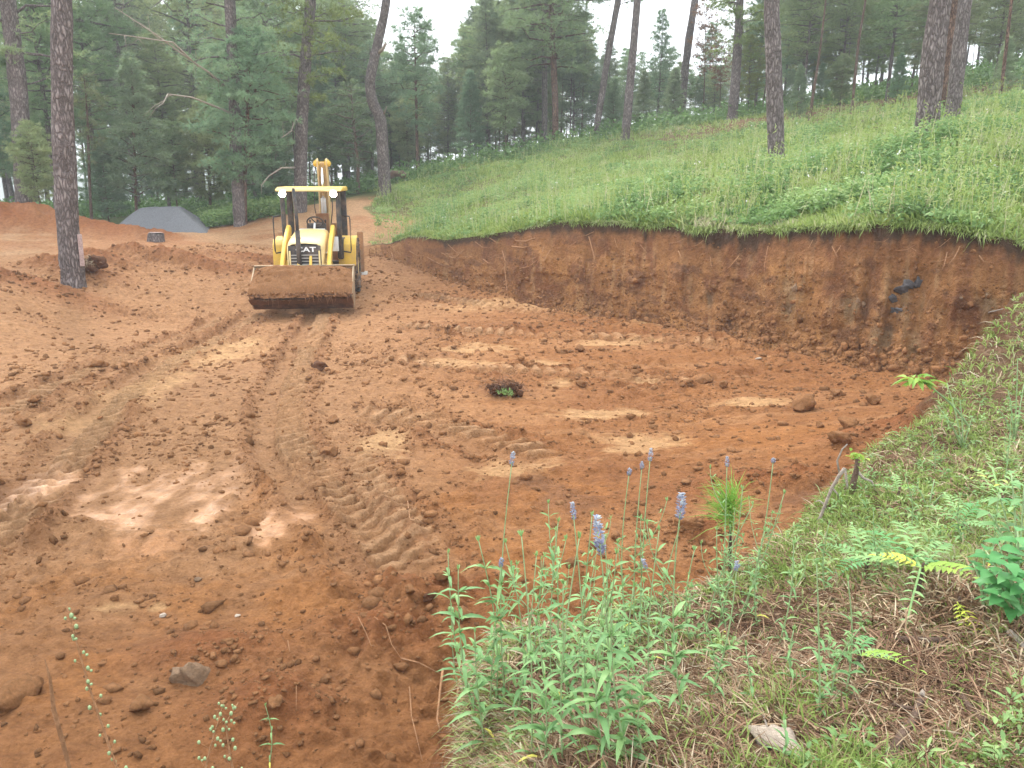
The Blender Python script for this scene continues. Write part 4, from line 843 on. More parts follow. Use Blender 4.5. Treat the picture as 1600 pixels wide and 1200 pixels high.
# exhaust
mb = MB(); mb.tube([(-.12, -.60, .80), (-.12, -.60, 1.78)], [.055, .055], 14); mb.tube([(-.12, -.60, 1.78), (-.12, -.59, 2.0), (-.16, -.55, 2.72)], [.038, .038, .034], 12); mb.box((-.12, -.55, 1.0), (.1, .1, .05)); mb.box((-.12, -.55, 1.6), (.1, .1, .05)); part(mb, 'exhaust_stack', 'black', bevel=0)
# canopy
mb = MB(); mb.prism([(.86, 2.66), (.88, 2.70), (1.2, 2.745), (2.5, 2.76), (2.66, 2.70), (2.66, 2.65), (1.0, 2.64)], -.80, .80); rf = part(mb, 'canopy_roof', 'yellow', bevel=.02)
mb = MB(); mb.box((0, .85, 2.665), (1.58, .04, .05)); part(mb, 'roof_visor', 'cream', rf)
for x in (-.68, .68):
    mb = MB(); mb.beam((x*.98, 1.08, 1.0), (x, 1.12, 2.66), .10, .10); part(mb, 'canopy_post', 'black')
    mb = MB(); mb.beam((x*1.02, 2.45, 1.2), (x*1.02, 2.45, 2.66), .14, .16); part(mb, 'canopy_post', 'black')
    mb = MB(); mb.box((x, 1.75, 1.22), (.12, 1.3, .5)); part(mb, 'side_panel', 'black')
    mb = MB(); mb.tube([(x*1.12, 1.2, 2.05), (x*1.36, 1.15, 2.03), (x*1.38, 1.15, 1.95), (x*1.38, 1.15, 1.2), (x*1.36, 1.17, 1.13), (x*1.1, 1.2, 1.16)], .018, 8); part(mb, 'grab_rail', 'black', bevel=0, smooth=True)
mb = MB(); mb.box((-.30, 1.35, 1.35), (.3, .04, .3)); part(mb, 'side_panel', 'black')
mb = MB(); mb.box((.56, .98, 1.36), (.17, .05, .36)); part(mb, 'side_panel', 'white_p')
for x in (-.62, .60):
    mb = MB(); mb.box((x, .84, 2.58), (.17, .10, .13)); mb.box((x, .9, 2.64), (.04, .04, .06)); hd = part(mb, 'work_lamp', 'black')
    mb = MB(); mb.tube([(x, .79, 2.58), (x, .778, 2.58)], [.078, .07], 20); part(mb, 'lamp_lens', 'lamp', hd, 0)
# fenders
for s_ in (-1, 1):
    prof = []; out_ = []
    for i in range(9): t = R(22+i*17); prof.append((2.15+math.cos(t)*.80, .72+math.sin(t)*.78))
    inn = [(2.15+(y-2.15)*.95, .72+(z-.72)*.95) for y, z in prof[::-1]]
    mb = MB(); x0 = s_*.60; x1 = s_*1.03
    P_ = prof+inn; mb.prism(P_, min(x0, x1), max(x0, x1)); mb.prism(prof+[(1.3, .95), (2.9, .95)], s_*.60-.012, s_*.60+.012)
    mb.prism([(1.30, .78), (1.34, 1.32), (1.50, 1.46), (1.54, 1.40), (1.42, 1.28), (1.38, .78)], min(x0, x1), max(x0, x1)); part(mb, 'fender', 'yellow', bevel=.008)
    mb = MB(); mb.box((s_*.80, 1.2, .80), (.42, .42, .05)); mb.box((s_*.82, 1.1, .45), (.36, .25, .04)); mb.box((s_*.98, 1.1, .62), (.03, .25, .34)); part(mb, 'step', 'dusty')
# seat, console, wheel, controls
mb = MB(); mb.box((0, 1.85, 1.20), (.52, .52, .14)); mb.box((0, 2.10, 1.52), (.50, .14, .62)); mb.box((0, 1.85, 1.0), (.3, .3, .3)); part(mb, 'seat', 'black', bevel=.05)
mb = MB(); mb.box((0, 1.12, 1.52), (.62, .26, .42)); mb.tube([(0.05, 1.15, 1.7), (0.05, 1.32, 1.86)], .03, 8); cs = part(mb, 'dashboard', 'white_p', bevel=.04)
mb = MB(); a = np.linspace(0, 6.283, 25); mb.tube([(.06+.20*math.cos(t), 1.33-.08*math.sin(t), 1.88+.17*math.sin(t)*.8) for t in a], .02, 8, cap=False)
for t in (0, 2.1, 4.2): mb.tube([(.06, 1.33, 1.88), (.06+.2*math.cos(t), 1.33-.08*math.sin(t), 1.88+.136*math.sin(t))], .014, 6)
part(mb, 'steering_wheel', 'black', bevel=0, smooth=True)
mb = MB()
for x in (-.2, .0, .2): mb.tube([(x, 2.35, 1.4), (x, 2.42, 1.85)], .012, 6); mb.tube([(x, 2.42, 1.85), (x, 2.43, 1.9)], .025, 8)
part(mb, 'control_lever', 'black', bevel=0)
# loader arms
for s_ in (-1, 1):
    x = s_*.535; mb = MB()
    mb.prism([(1.02, 1.60), (1.05, 1.78), (.86, 1.84), (.1, 1.50), (-.45, 1.05), (-.88, .52), (-.96, .30), (-.86, .26), (-.74, .40), (-.30, .86), (.12, 1.26), (.8, 1.56)], x-.045, x+.045); la = part(mb, 'loader_arm', 'yellow')
    mb = MB(); mb.tube([(x-s_*.09, 1.0, .85), (x-s_*.09, .35, 1.08)], .045, 12); part(mb, 'lift_cylinder', 'yellow', la, 0)
    mb = MB(); mb.tube([(x-s_*.09, .35, 1.08), (x-s_*.09, -.05, 1.22)], .022, 10); part(mb, 'piston_rod', 'chrome', la, 0)
    x = s_*.135; mb = MB(); mb.prism([(-.56, 1.18), (-.50, 1.20), (-.56, .95), (-.70, .72), (-.80, .60), (-.86, .66), (-.72, .90)], x-.03, x+.03); mb.tube([(x, -.50, 1.15), (x, .1, 1.0)], .035, 10); part(mb, 'tilt_link', 'yellow')
mb = MB(); mb.tube([(-.58, -.30, .92), (.58, -.30, .92)], .06, 14); part(mb, 'cross_tube', 'yellow', bevel=0)
mb = MB(); mb.tube([(.50, .6, 1.5), (.53, .0, 1.1), (.50, -.5, .85), (.44, -.7, .6)], .018, 8); part(mb, 'hydraulic_hose', 'red', bevel=0, smooth=True)
# bucket: shell profile in (y, z)
op = [(-.74, .99), (-.68, .96), (-.66, .70), (-.68, .38), (-.76, .18), (-.92, .07), (-1.12, .05), (-1.50, .33), (-1.60, .43)]
ip = [(-1.58, .455), (-1.48, .375), (-1.13, .10), (-.94, .12), (-.80, .22), (-.73, .40), (-.71, .70), (-.73, .94), (-.76, .98)]
mb = MB(); W2 = 1.10; nO = len(op)
V = [(x, y, z) for x in (-W2, W2) for y, z in op]+[(x, y, z) for x in (-W2, W2) for y, z in ip[::-1]]
for b0 in (0, 2*nO): mb.F.setdefault(4, []).append(np.array([[b0+i, b0+i+1, b0+nO+i+1, b0+nO+i] for i in range(nO-1)])); mb.M.setdefault(4, []).append(np.array([1 if (b0 == 0 and i >= 3) else 0 for i in range(nO-1)]))
mb.F[4].append(np.array([[0, nO, 3*nO, 2*nO], [nO-1, 2*nO-1, 4*nO-1, 3*nO-1]])); mb.M[4].append(np.zeros(2, int)); mb.V.append(np.array(V)); mb.v.append(np.full(len(V), .5)); mb.n = len(V)
for s_ in (-1, 1): x = s_*(W2+.012); mb.prism(op, x-.014, x+.014, 0)
mb.prism([(-.77, .975), (-.80, 1.0), (-.66, 1.0), (-.64, .94), (-.68, .93)], -W2-.02, W2+.02, 0)
bk = part(mb, 'loader_bucket', ['dusty', 'soiled'], bevel=.004)
mb = MB(); mb.beam((-W2-.04, -1.585, .435), (W2+.04, -1.585, .435), .03, .10); part(mb, 'cutting_edge', 'soiled', bk, .004)
for x in (-.5, .5):
    mb = MB(); mb.prism([(-.70, .85), (-.58, .80), (-.60, .30), (-.72, .26)], x-.06, x-.03); mb.prism([(-.70, .85), (-.58, .80), (-.60, .30), (-.72, .26)], x+.03, x+.06); part(mb, 'mounting_bracket', 'dusty', bk, .004)
# swing frame, boom, stick, stabilisers at the rear
mb = MB(); mb.box((0, 3.0, .75), (1.9, .14, .62)); mb.box((0, 2.85, .6), (.8, .4, .4)); part(mb, 'rear_frame', 'brownp')
for s_ in (-1, 1):
    mb = MB(); mb.box((s_*1.05, 3.05, 1.0), (.16, .18, 1.1)); sb = part(mb, 'stabiliser', 'brownp'); mb = MB(); mb.prism([(2.88, .38), (3.22, .38), (3.12, .46), (2.98, .46)], s_*1.05-.16, s_*1.05+.16); part(mb, 'stabiliser_pad', 'steel', sb)
    mb = MB(); mb.tube([(s_*1.02, 3.05, 1.55), (s_*1.02, 3.05, 1.1)], .05, 10); part(mb, 'stabiliser_cylinder', 'yellow', sb, 0)
mb = MB(); mb.box((.1, 3.22, .9), (.36, .3, .7)); mb.box((.1, 3.25, 1.35), (.30, .26, .3)); part(mb, 'swing_post', 'yellow')
mb = MB()
for x in (-.02, .22):
    mb.prism([(3.25, 1.1), (3.45, 1.2), (3.62, 2.0), (3.60, 2.8), (3.42, 3.42), (3.30, 3.5), (3.20, 3.42), (3.30, 2.8), (3.28, 2.0), (3.12, 1.3)], x-.02, x+.02)
mb.prism([(3.58, 2.0), (3.60, 2.0), (3.58, 2.8), (3.40, 3.40), (3.38, 3.38), (3.55, 2.78)], -.02, .22); boom = part(mb, 'boom', 'boomp')
mb = MB(); mb.tube([(.10, 3.2, 1.5), (.10, 3.12, 2.45)], .07, 14); part(mb, 'boom_cylinder', 'steel', boom, 0); mb = MB(); mb.tube([(.10, 3.12, 2.45), (.10, 3.2, 3.25)], .035, 12); part(mb, 'piston_rod', 'chrome', boom, 0)
for x in (-.05, .25):
    mb = MB(); mb.tube([(x, 3.25, 3.36), (x+.001, 3.30, 3.36)], .09, 14); mb.tube([(-.04 if x < 0 else .18, 3.32, 3.4), (x-.02 if x < 0 else x+.02, 3.32, 3.4)], .07, 12); part(mb, 'pivot_pin', 'yellow', boom, 0)
mb = MB(); mb.prism([(3.42, 3.42), (3.62, 3.40), (4.0, 2.7), (3.98, 1.5), (3.86, 1.1), (3.76, 1.12), (3.78, 2.0), (3.66, 2.8)], .0, .2); st2 = part(mb, 'stick', 'yellow')
mb = MB(); mb.prism([(3.86, 1.2), (4.0, 1.0), (3.95, .6), (3.7, .42), (3.5, .45), (3.55, .5), (3.75, .62), (3.82, .9)], -.15, .35); part(mb, 'digging_bucket', 'soiled')
mb = MB(); mb.tube([(-.05, 3.2, 1.6), (-.14, 3.1, 2.2), (-.12, 3.2, 3.0), (-.04, 3.3, 3.45)], .014, 6); mb.tube([(.25, 3.2, 1.6), (.34, 3.1, 2.2), (.32, 3.2, 3.0), (.24, 3.3, 3.45)], .014, 6); part(mb, 'hydraulic_hose', 'black', boom, 0)
mb = MB(); mb.box((.10, 2.66, 1.80), (.34, .10, .52)); mb.box((.42, 2.7, 1.55), (.2, .1, .5)); part(mb, 'boom_guard', 'brownp')
# soil in the bucket: a thing of its own
xs = np.linspace(-1.125, 1.125, 90); ts = np.linspace(0, 1, 40); U_, T_ = np.meshgrid(xs, ts, indexing='ij')
e_ = np.clip(1-(np.abs(U_)/1.13)**9, 0, 1); yb = -.73-.86*T_; zb = .90-.46*T_
zz2 = zb+(np.sin(np.pi*T_)**.8)*.23*e_*(.7+.3*np.cos(U_*1.6))+.07*(1-T_)*e_*np.cos(U_*1.2)+e_*(.10*fbm(U_, T_, 2.2, 3, 501)+.05*fbm(U_, T_*2, 7, 3, 502))*np.sin(np.pi*np.clip(T_, .03, .97))**.5+(1-e_)*.03+.02*fbm(U_, T_*2, 20, 2, 503)
yb = yb-sst(.8, 1, T_)*(.05+.06*(fbm(U_, U_*0, 3, 3, 505)+.3)); zz2 = zz2+sst(.6, .85, T_)*.05-sst(.9, 1, T_)*.10; yb = yb+.03*fbm(U_, T_, 6, 2, 504)*np.sin(np.pi*T_)
mb = MB(); i, j = np.meshgrid(np.arange(89), np.arange(39), indexing='ij'); mb.add(np.stack([U_, yb, zz2], -1).reshape(-1, 3), np.stack([i*40+j, (i+1)*40+j, (i+1)*40+j+1, i*40+j+1], -1).reshape(-1, 4), .45)
Vb = np.stack([U_, yb, zz2], -1); Vl = Vb.copy(); Vl[..., 2] = np.minimum(.42-.25*np.sin(np.pi*T_*.9), Vl[..., 2]-.05)
mb.add(Vl.reshape(-1, 3), np.stack([i*40+j, i*40+j+1, (i+1)*40+j+1, (i+1)*40+j], -1).reshape(-1, 4), .3)
for q in range(90):
    a, b = random.uniform(-1.0, 1.0), random.random(); lump(mb, (a, -.75-.80*b, .93-.46*b+.2*math.sin(math.pi*b)), random.uniform(.012, .035), q, sub=1, v=random.uniform(.3, .7))
for q in range(150):
    a = random.uniform(-1.12, 1.12); lump(mb, (a, -1.63+random.uniform(-.03, .02), .44+random.uniform(-.06, .05)), random.uniform(.012, .04), q+200, sub=1, v=random.uniform(.25, .7))
so = mb.build('bucket_soil', M['clod'], smooth=True); so.location = mach.location; so.rotation_euler = mach.rotation_euler
tag(so, 'heap of loose brown soil filling the front bucket of the yellow machine', 'soil')
for q in range(34):
    mb = MB(); x = random.uniform(-1.02, 1.02); l = random.uniform(.05, .28)
    mb.tube([(x, -1.60, .46), (x+random.uniform(-.02, .02), -1.625, .43-l*.5), (x+random.uniform(-.06, .06), -1.62, .43-l)], [.005, .004, .002], 4)
    mb.build('root_hair', M['root'], so)

# ================================================================== heaps, stumps, rocks, clods, roots
c = at_d(256, 358, 36.5); gz_ = H1(c[0], c[1], False)-.15; mb = MB(); nx, ny = 90, 50; X_, Y_ = np.meshgrid(np.linspace(-2.35, 2.35, nx), np.linspace(-1.9, 1.9, ny), indexing='ij')
zt = -.05*np.log(np.exp(-(2.0-np.abs(X_))*.86/.05)+np.exp(-(1.8-np.abs(Y_))*.80/.05)+np.exp(-1.09/.05)); zt = np.maximum(zt, -.1)+.05*fbm(X_, Y_, 1.6, 4, 520)+.015*fbm(X_, Y_, 9, 3, 521)
i, j = np.meshgrid(np.arange(nx-1), np.arange(ny-1), indexing='ij'); mb.add(np.stack([X_, Y_, zt], -1).reshape(-1, 3), np.stack([i*ny+j, (i+1)*ny+j, (i+1)*ny+j+1, i*ny+j+1], -1).reshape(-1, 4), .5)
o = mb.build('sand_heap', M['gravel'], smooth=True); o.location = (c[0], c[1], gz_); o.rotation_euler.z = R(14); tag(o, 'flat-topped heap of fine grey sand at the edge of the wood', 'sand heap')
def stump(px, py, r, h, label, name='tree_stump'):
    p = hit(px, py); root = empty(name, p); mb = MB(); n = 20; rr_ = [r*1.25, r*1.05, r, r*.98]
    mb.tube([(0, 0, -.15), (0, 0, h*.3), (.01, 0, h*.7), (.02, 0, h)], rr_, n); V = mb.V[0]; a = np.arctan2(V[:, 1], V[:, 0]); V[:, :2] *= (1+.12*np.sin(a*5+1)+.06*np.sin(a*11))[:, None]; V[-n:, 2] += .03*np.sin(a[-n:]*3)
    mb.build('stump_bark', M['bark'], root); mb = MB(); t = np.arange(n)/n*6.283; mb.add([(.02+r*.9*math.cos(q), r*.9*math.sin(q), h+.035) for q in t]+[(.02, 0, h+.04)], [[i, (i+1) % n, n] for i in range(n)], .5); mb.build('cut_face', M['cutwood'], root); tag(root, label, 'stump')
stump(244, 378, .26, .28, 'low cut tree stump on bare ground in front of the grey sand heap')
p = hit(150, 425, 12); mb = MB()
for q in range(26): lump(mb, (random.uniform(-.28, .34), random.uniform(-.1, .1), .05+random.uniform(0, .28)), random.uniform(.05, .14), q, sub=2, v=random.uniform(.2, .7))
rt_ = empty('root_ball', p+Vector((-.1, -.1, -.02))); mb.build('soil_clump', M['darkclod'], rt_, smooth=True); mb = MB(); n = 420; P = rng.normal(size=(n, 3))*[.16, .08, .08]+[-.12, -.1, .22]; mb.blades(P, rng.normal(size=(n, 3))+[-.8, -.5, -.3], rng.uniform(.1, .28, n), .012, .9, rng.uniform(.5, 1, n)); mb.build('dry_roots', M['straw'], rt_); tag(rt_, 'torn-up clump of turf and roots leaning on the foot of the thick bare trunk', 'root ball')
def rock(px, py, r, label, mt='clod', sq=(1, .8, .6), name='dirt_clod', cat='clod', seed=None, sub=3, amp=.45, sink=.3, group=None):
    r *= .8; p = hit(px, py); mb = MB(); sd_ = seed if seed is not None else px*.37+py*.11; lump(mb, (0, 0, 0), r, sd_, sq, sub=sub, amp=amp, f=1.3)
    V = mb.V[0]; V *= (1+.30*(1-2*np.abs(fbm(V[:, 0]/r*1.6+V[:, 2]/r*1.3, V[:, 1]/r*1.6-V[:, 2]/r, 1, 3, int(sd_))))-.1+.10*fbm(V[:, 0]/r*6+V[:, 2]/r*4, V[:, 1]/r*6-V[:, 2]/r*3, 1, 3, int(sd_)))[:, None]
    o = mb.build(name, M[mt], smooth=False); o.location = p+Vector((0, 0, r*sq[2]*(1-sink)-r*.12)); tag(o, label, cat, group); return o
for a in [(1250,642,.22,'large squared clod right of centre on the pit floor, nearest the right bank','clod',(1,.8,.75)),(1305,618,.14,'rounded clod just behind the large squared one'),(1312,690,.14,'clod at the tip of the crumbled soil by the right verge'),(1325,668,.15,'clod above the crumbled soil by the right verge'),
          (1282,668,.07,'small egg-shaped clod between the large squared clod and the crumbled soil'),(908,607,.13,'round clod right of the dark torn sod'),(868,608,.07,'smaller clod between the torn sod and the round clod'),(876,552,.16,'pointed clod with a second one close at its right'),(906,549,.13,'low clod close right of the pointed one'),
          (940,548,.07,'little clod trailing right of the pair'),(1100,600,.17,'flat broken clod in the middle distance, right half of the floor'),(1130,606,.10,'small lump beside the flat broken clod'),(1365,630,.12,'clod near the foot of the right bank'),(152,575,.16,'broken clod on the left tyre rut edge'),
          (55,628,.12,'clod in the churned soil at the left edge'),(35,665,.15,'low clod below the one at the left edge'),(500,580,.14,'dark-edged clod beside the middle tyre rut','darkclod'),(520,660,.13,'clod where the cross ruts begin'),(515,708,.12,'clod pressed between the middle and the cross ruts')]:
    rock(*a)
rock(300,1062,.15,'grey-brown rock half buried in the loose soil at lower left','tanrock',(.8,.7,.9),'rock','rock',sink=.75)
rock(220,1110,.085,'small rounded clod left of the half buried rock'); rock(432,1112,.05,'little round clod at the brink of the hollow'); rock(20,1092,.15,'big soil block at the lower left edge','clod',(1.3,.8,.6),sink=.7); rock(255,965,.03,'pale pebble above the lower left rock','stone',name='pebble',cat='stone'); rock(372,963,.035,'flat pale pebble on the smooth soil in the lower left','stone',(1,.7,.3),'pebble','stone'); rock(310,908,.04,'pale lump on the soil below the wet patch','tanrock')
rock(1215,1170,.085,'broad pale stone flush with the litter at the bottom','stone',(1.15,.8,.35),'stone','stone',sink=-.1); rock(1195,1143,.03,'small pale stone touching the top of the broad one','stone',(1.2,.8,.4),'stone','stone'); rock(1235,1140,.02,'tiny pale stone right of the small one','stone',name='stone',cat='stone'); rock(1090,1062,.03,'reddish stone in the litter below the flower stems','tanrock',(.8,.7,1),'stone','stone')
rock(1083,1180,.022,'white pebble among leaves at the bottom edge','stone',name='stone',cat='stone'); rock(1170,1092,.016,'small pinkish pebble in the litter above the broad stone','stone',name='stone',cat='stone')
rock(690,905,.08,'clod heaped at the brink of the near verge, upper one'); rock(722,965,.09,'clod heaped at the brink of the near verge, orange one'); rock(640,925,.06,'clod left of the heaped ones at the brink'); rock(670,940,.07,'dark crumbly clod in the brink heap','darkclod')
rock(1070,827,.13,'dark overhanging clod behind the flower stems','clod',(1.2,.7,.5)); rock(1185,562,.06,'white plastic-like scrap lying on the pit floor','stone',(1.6,.7,.3),'scrap','scrap',amp=.2)
def on_face(px, py):
    """point on the cut face seen at this pixel"""
    x, y, z = ray(px, py); h = math.hypot(x, y); th_ = math.atan2(x, y); r0 = float(np.interp(th_, FT, FR))-.8
    d = np.linspace(r0, r0+3.2, 900); X = x/h*d; Y = y/h*d; g = Hfull(X, Y); k = int(np.argmax(CAMH+z/h*d <= g)); u_ = (d[k]-float(np.interp(th_, FT, FR)))/1.05; f_ = float(face_disp(np.array([th_]), np.array([g[k]]), np.array([u_]), 0)[0]); return Vector((X[k]-x/h*f_, Y[k]-y/h*f_, g[k]))
for i, (px, py, r, sq, lb, mt) in enumerate([(1418,452,.17,(1.1,.5,.6),'blue-black rock bedded high in the cut bank','greyrock'),(1400,470,.15,(1,.5,.6),'grey ledge of rock just under the blue-black one','greyrock'),(1408,488,.13,(1.4,.5,.35),'lowest dark slab of the outcrop in the cut bank','greyrock'),(1438,448,.09,(.7,.5,1.1),'upright dark splinter at the right of the outcrop','greyrock'),
        (1245,450,.11,(.8,.5,.8),'weathered tan rock in the bank left of the dark outcrop','tanrock'),(1238,485,.13,(.7,.4,1),'pale crumbling rock below the weathered tan one','tanrock'),(1345,478,.10,(1,.4,.9),'yellowish rubble lump between the two outcrops','tanrock'),(1545,468,.10,(.7,.5,1),'pale rock in the bank near the right edge','tanrock'),(1500,468,.07,(1,.6,.7),'small rock left of the pale one near the right edge','tanrock')]):
    p = on_face(px, py); mb = MB(); lump(mb, (0, 0, 0), r, i*3.7, sq, sub=3, amp=.7, f=1.8); V = mb.V[0]; V *= (1+.35*fbm(V[:, 0]/r*2+V[:, 2]/r*2.5, V[:, 1]/r*3, 1, 3, i))[:, None]; o = mb.build('rock', M[mt]); o.location = p+Vector((0, .05, 0)); tag(o, lb, 'rock')
# countless crumbs of soil: stuff
n = 54000; th_ = rng.uniform(R(-37), R(36), n*3); r_ = 1.8*(31/1.8)**rng.uniform(0, 1, n*3)**.8; x, y = r_*np.sin(th_), r_*np.cos(th_); _, Q_ = Hfull(x, y, True)
pr = np.clip(.10+.9*Q_['berm']+.5*Q_['pile']+.55*np.clip(fbm(x, y, .8, 3, 530)+.1, 0, 1)+.5*np.exp(-((Q_['rf']-r_)/.7)**2), 0, 1)*(1-.85*Q_['wet'])*(.35+.65*sst(3.5, 7, r_))*(1-.6*Q_['pale'])*(1-.6*Q_['trk'])*(Q_['bw'] < .5)*((Q_['u'] < .25) | (Q_['pile'] > .1)*(th_ < R(-12)))
ok = rng.uniform(0, 1, n*3) < pr; x, y, r_ = x[ok][:n], y[ok][:n], r_[ok][:n]; z = Hfull(x, y); n = len(x); sz = (.003+.0007*r_)*np.exp(rng.normal(size=n)*.75); sz = np.clip(sz, .0022, .055)
V0, F0 = ICO[1]; nv = len(V0); q = 1+.9*(rng.uniform(0, 1, (n, nv))-.5); sc3 = rng.uniform(.6, 1.25, (n, 1, 3))*np.array([1.15, 1, .75]); V = V0[None]*q[..., None]*sc3*sz[:, None, None]
an = rng.uniform(0, 6.28, n); ca, sa = np.cos(an)[:, None], np.sin(an)[:, None]; V = np.stack([V[..., 0]*ca-V[..., 1]*sa, V[..., 0]*sa+V[..., 1]*ca, V[..., 2]], -1)+np.stack([x, y, z+sz*.12], -1)[:, None]
fr_ = np.flatnonzero((face > .5) & (u > .02) & (u < .9)); fr_ = rng.choice(fr_, 5500, p=(lambda w_: w_/w_.sum())(1.15-u.reshape(-1)[fr_])); pf = Vt[fr_]; nf = len(pf); szf = np.clip(.016*np.exp(rng.normal(size=nf)*.6), .006, .07)*(1.2-.7*u.reshape(-1)[fr_])
Vf = V0[None]*(1+.9*(rng.uniform(0, 1, (nf, nv))-.5))[..., None]*rng.uniform(.6, 1.25, (nf, 1, 3))*szf[:, None, None]+pf[:, None]; mb = MB(); mb.add(Vf.reshape(-1, 3), (F0[None]+(np.arange(nf)*nv)[:, None, None]).reshape(-1, 3), np.repeat(np.clip(.6+rng.normal(size=nf)*.25, 0, 1), nv)); tag(mb.build('bank_crumbs', M['clod']), kind='stuff')
mb = MB(); mb.add(V.reshape(-1, 3), (F0[None]+(np.arange(n)*nv)[:, None, None]).reshape(-1, 3), np.repeat(np.clip(.5+rng.normal(size=n)*.22+.1*fbm(x, y, .7, 2, 531), 0, 1), nv)); tag(mb.build('soil_crumbs', M['clod']), kind='stuff')
# roots poking out of the cut bank
RL = {0: 'pinkish root hanging from the left part of the cut bank', 1: 'thin root hanging out of the middle of the cut bank', 2: 'root fibre trailing on the right part of the cut bank'}
RG = {0: 'roots in the left part of the cut bank', 1: 'roots in the middle of the cut bank', 2: 'roots in the right part of the cut bank'}
rootpx = [(700,382,30,16),(725,390,-20,18),(742,378,26,10),(765,372,18,8),(690,395,34,8),(668,402,30,14),(785,392,10,22),(800,385,34,-2),(835,372,-30,4),(850,385,-16,36),(860,390,-14,24),(920,370,10,40),(928,362,-18,6),(812,420,26,-14),(840,400,-24,6),(900,378,-14,8),(960,372,14,22),(1000,382,12,16),(1045,380,26,-8),(1060,392,10,16),(1085,385,14,-10),(755,405,16,6),(640,392,24,8),(612,395,10,18),(770,362,24,-8),
          (1200,385,-6,48),(1155,400,-26,26),(1300,385,8,22),(1314,384,-10,16),(1270,375,-20,20),(1400,392,30,-10),(1365,378,24,-6),(1485,372,-26,18),(1480,395,-10,30),(1535,370,24,4),(1460,410,26,-10),(1500,385,-20,30),(1180,425,-26,24),(1530,400,20,10),(1110,402,8,22),(1555,440,24,-8),(1425,388,14,8)]
OR = 'first second third fourth fifth sixth seventh eighth ninth tenth eleventh twelfth'.split()
LM = [(680, 'in the low tail end of the bank'), (760, 'in the shallow left stretch'), (830, 'left of the bank hump'), (900, 'under the hump of the cut bank'), (990, 'below the dip in the turf edge'), (1130, 'in the middle of the bank'), (1290, 'above the pale rubble'), (1420, 'just left of the dark outcrop'), (1700, 'right of the dark outcrop')]
srt = sorted(range(len(rootpx)), key=lambda k_: rootpx[k_][0]); cnt = {}; rootlab = {}
for k_ in srt:
    lm = [t_ for a_, t_ in LM if rootpx[k_][0] < a_][0]; cnt[lm] = cnt.get(lm, 0)+1; dx_ = rootpx[k_][2]
    rootlab[k_] = ('root trailing right' if dx_ > 12 else 'root trailing left' if dx_ < -12 else 'root hanging down')+' '+lm+', '+OR[cnt[lm]-1]+' from left'
for i, (px, py, dx, dy) in enumerate(rootpx):
    a = on_face(px, py); b = on_face(px+dx*.5+random.uniform(-4, 4), py+dy*.5+3); c_ = on_face(px+dx, py+dy); back = Vector((-a.x, -a.y, 0)).normalized()*.04
    w_ = random.choice([.006, .008, .012, .018]) if px < 1100 else random.choice([.004, .006, .009]); mb = MB(); mb.tube([tuple(a-a), tuple(b-a+back*1.6), tuple(c_-a+back)], [w_, w_*.8, w_*.3], 5)
    o = mb.build('root', M['root'], smooth=True); o.location = a+back*.3; k = 0 if px < 900 else 1 if px < 1200 else 2; tag(o, rootlab[i], 'root', RG[k])
mb = MB(); a = on_face(1540, 487); b = on_face(1590, 476)
for p, q in [((1540, 488), (1592, 476)), ((1563, 493), (1592, 476))]:
    p, q = on_face(*p), on_face(*q); mb.tube([tuple(p-a+Vector((0, -.06, 0))), tuple(q-a+Vector((0, -.10, .02)))], [.010, .014], 6)
o = mb.build('forked_stick', M['deadwood'], smooth=True); o.location = a; tag(o, 'pale forked stick poking from the bank at the right edge', 'stick')
# torn sod on the floor
p = hit(785, 618); rt_ = empty('torn_sod', p); mb = MB()
for q in range(30): lump(mb, (random.uniform(-.2, .24), random.uniform(-.1, .1), random.uniform(.0, .12)), random.uniform(.02, .07), q, sub=2, v=random.uniform(0, .6))
mb.build('soil_clump', M['darkclod'], rt_); mb = MB(); n = 260; mb.blades(rng.normal(size=(n, 3))*[.15, .08, .05]+[0, -.02, .12], rng.normal(size=(n, 3)), rng.uniform(.05, .13, n), .006, .5, rng.uniform(0, .3, n)); mb.build('dry_roots', M['straw'], rt_)
mb = MB(); n = 60; mb.blades(rng.normal(size=(n, 3))*[.05, .03, .02]+[.04, -.16, .05], rng.normal(size=(n, 3))*.6+[0, -.2, 1], .07, .012, .4, .6); mb.build('grass_tuft', M['herb'], rt_); tag(rt_, 'dark torn sod with a green sprig lying alone on the pit floor', 'sod')
# fallen logs on the crest and a brush pile left of them
for i, (px, py, dx, dy, r, lb) in enumerate([(606,276,24,-6,.16,'dark fallen log right beside the crooked trunk'),(612,270,18,5,.13,'short dark log lying across the fallen one'),(628,276,10,-3,.12,'dark log end just right of the log pair')]):
    a, b = Vector(at_d(px, py, 43)), Vector(at_d(px+dx, py+dy, 43.4)); mb = MB(); mb.tube([tuple(a-a), tuple((b-a)*.5+Vector((0, 0, .04))), tuple(b-a)], [r, r*1.05, r*.8], 10); o = mb.build('fallen_log', M['brownwood'], smooth=True); o.location = a; tag(o, lb, 'log')
print('machine done')
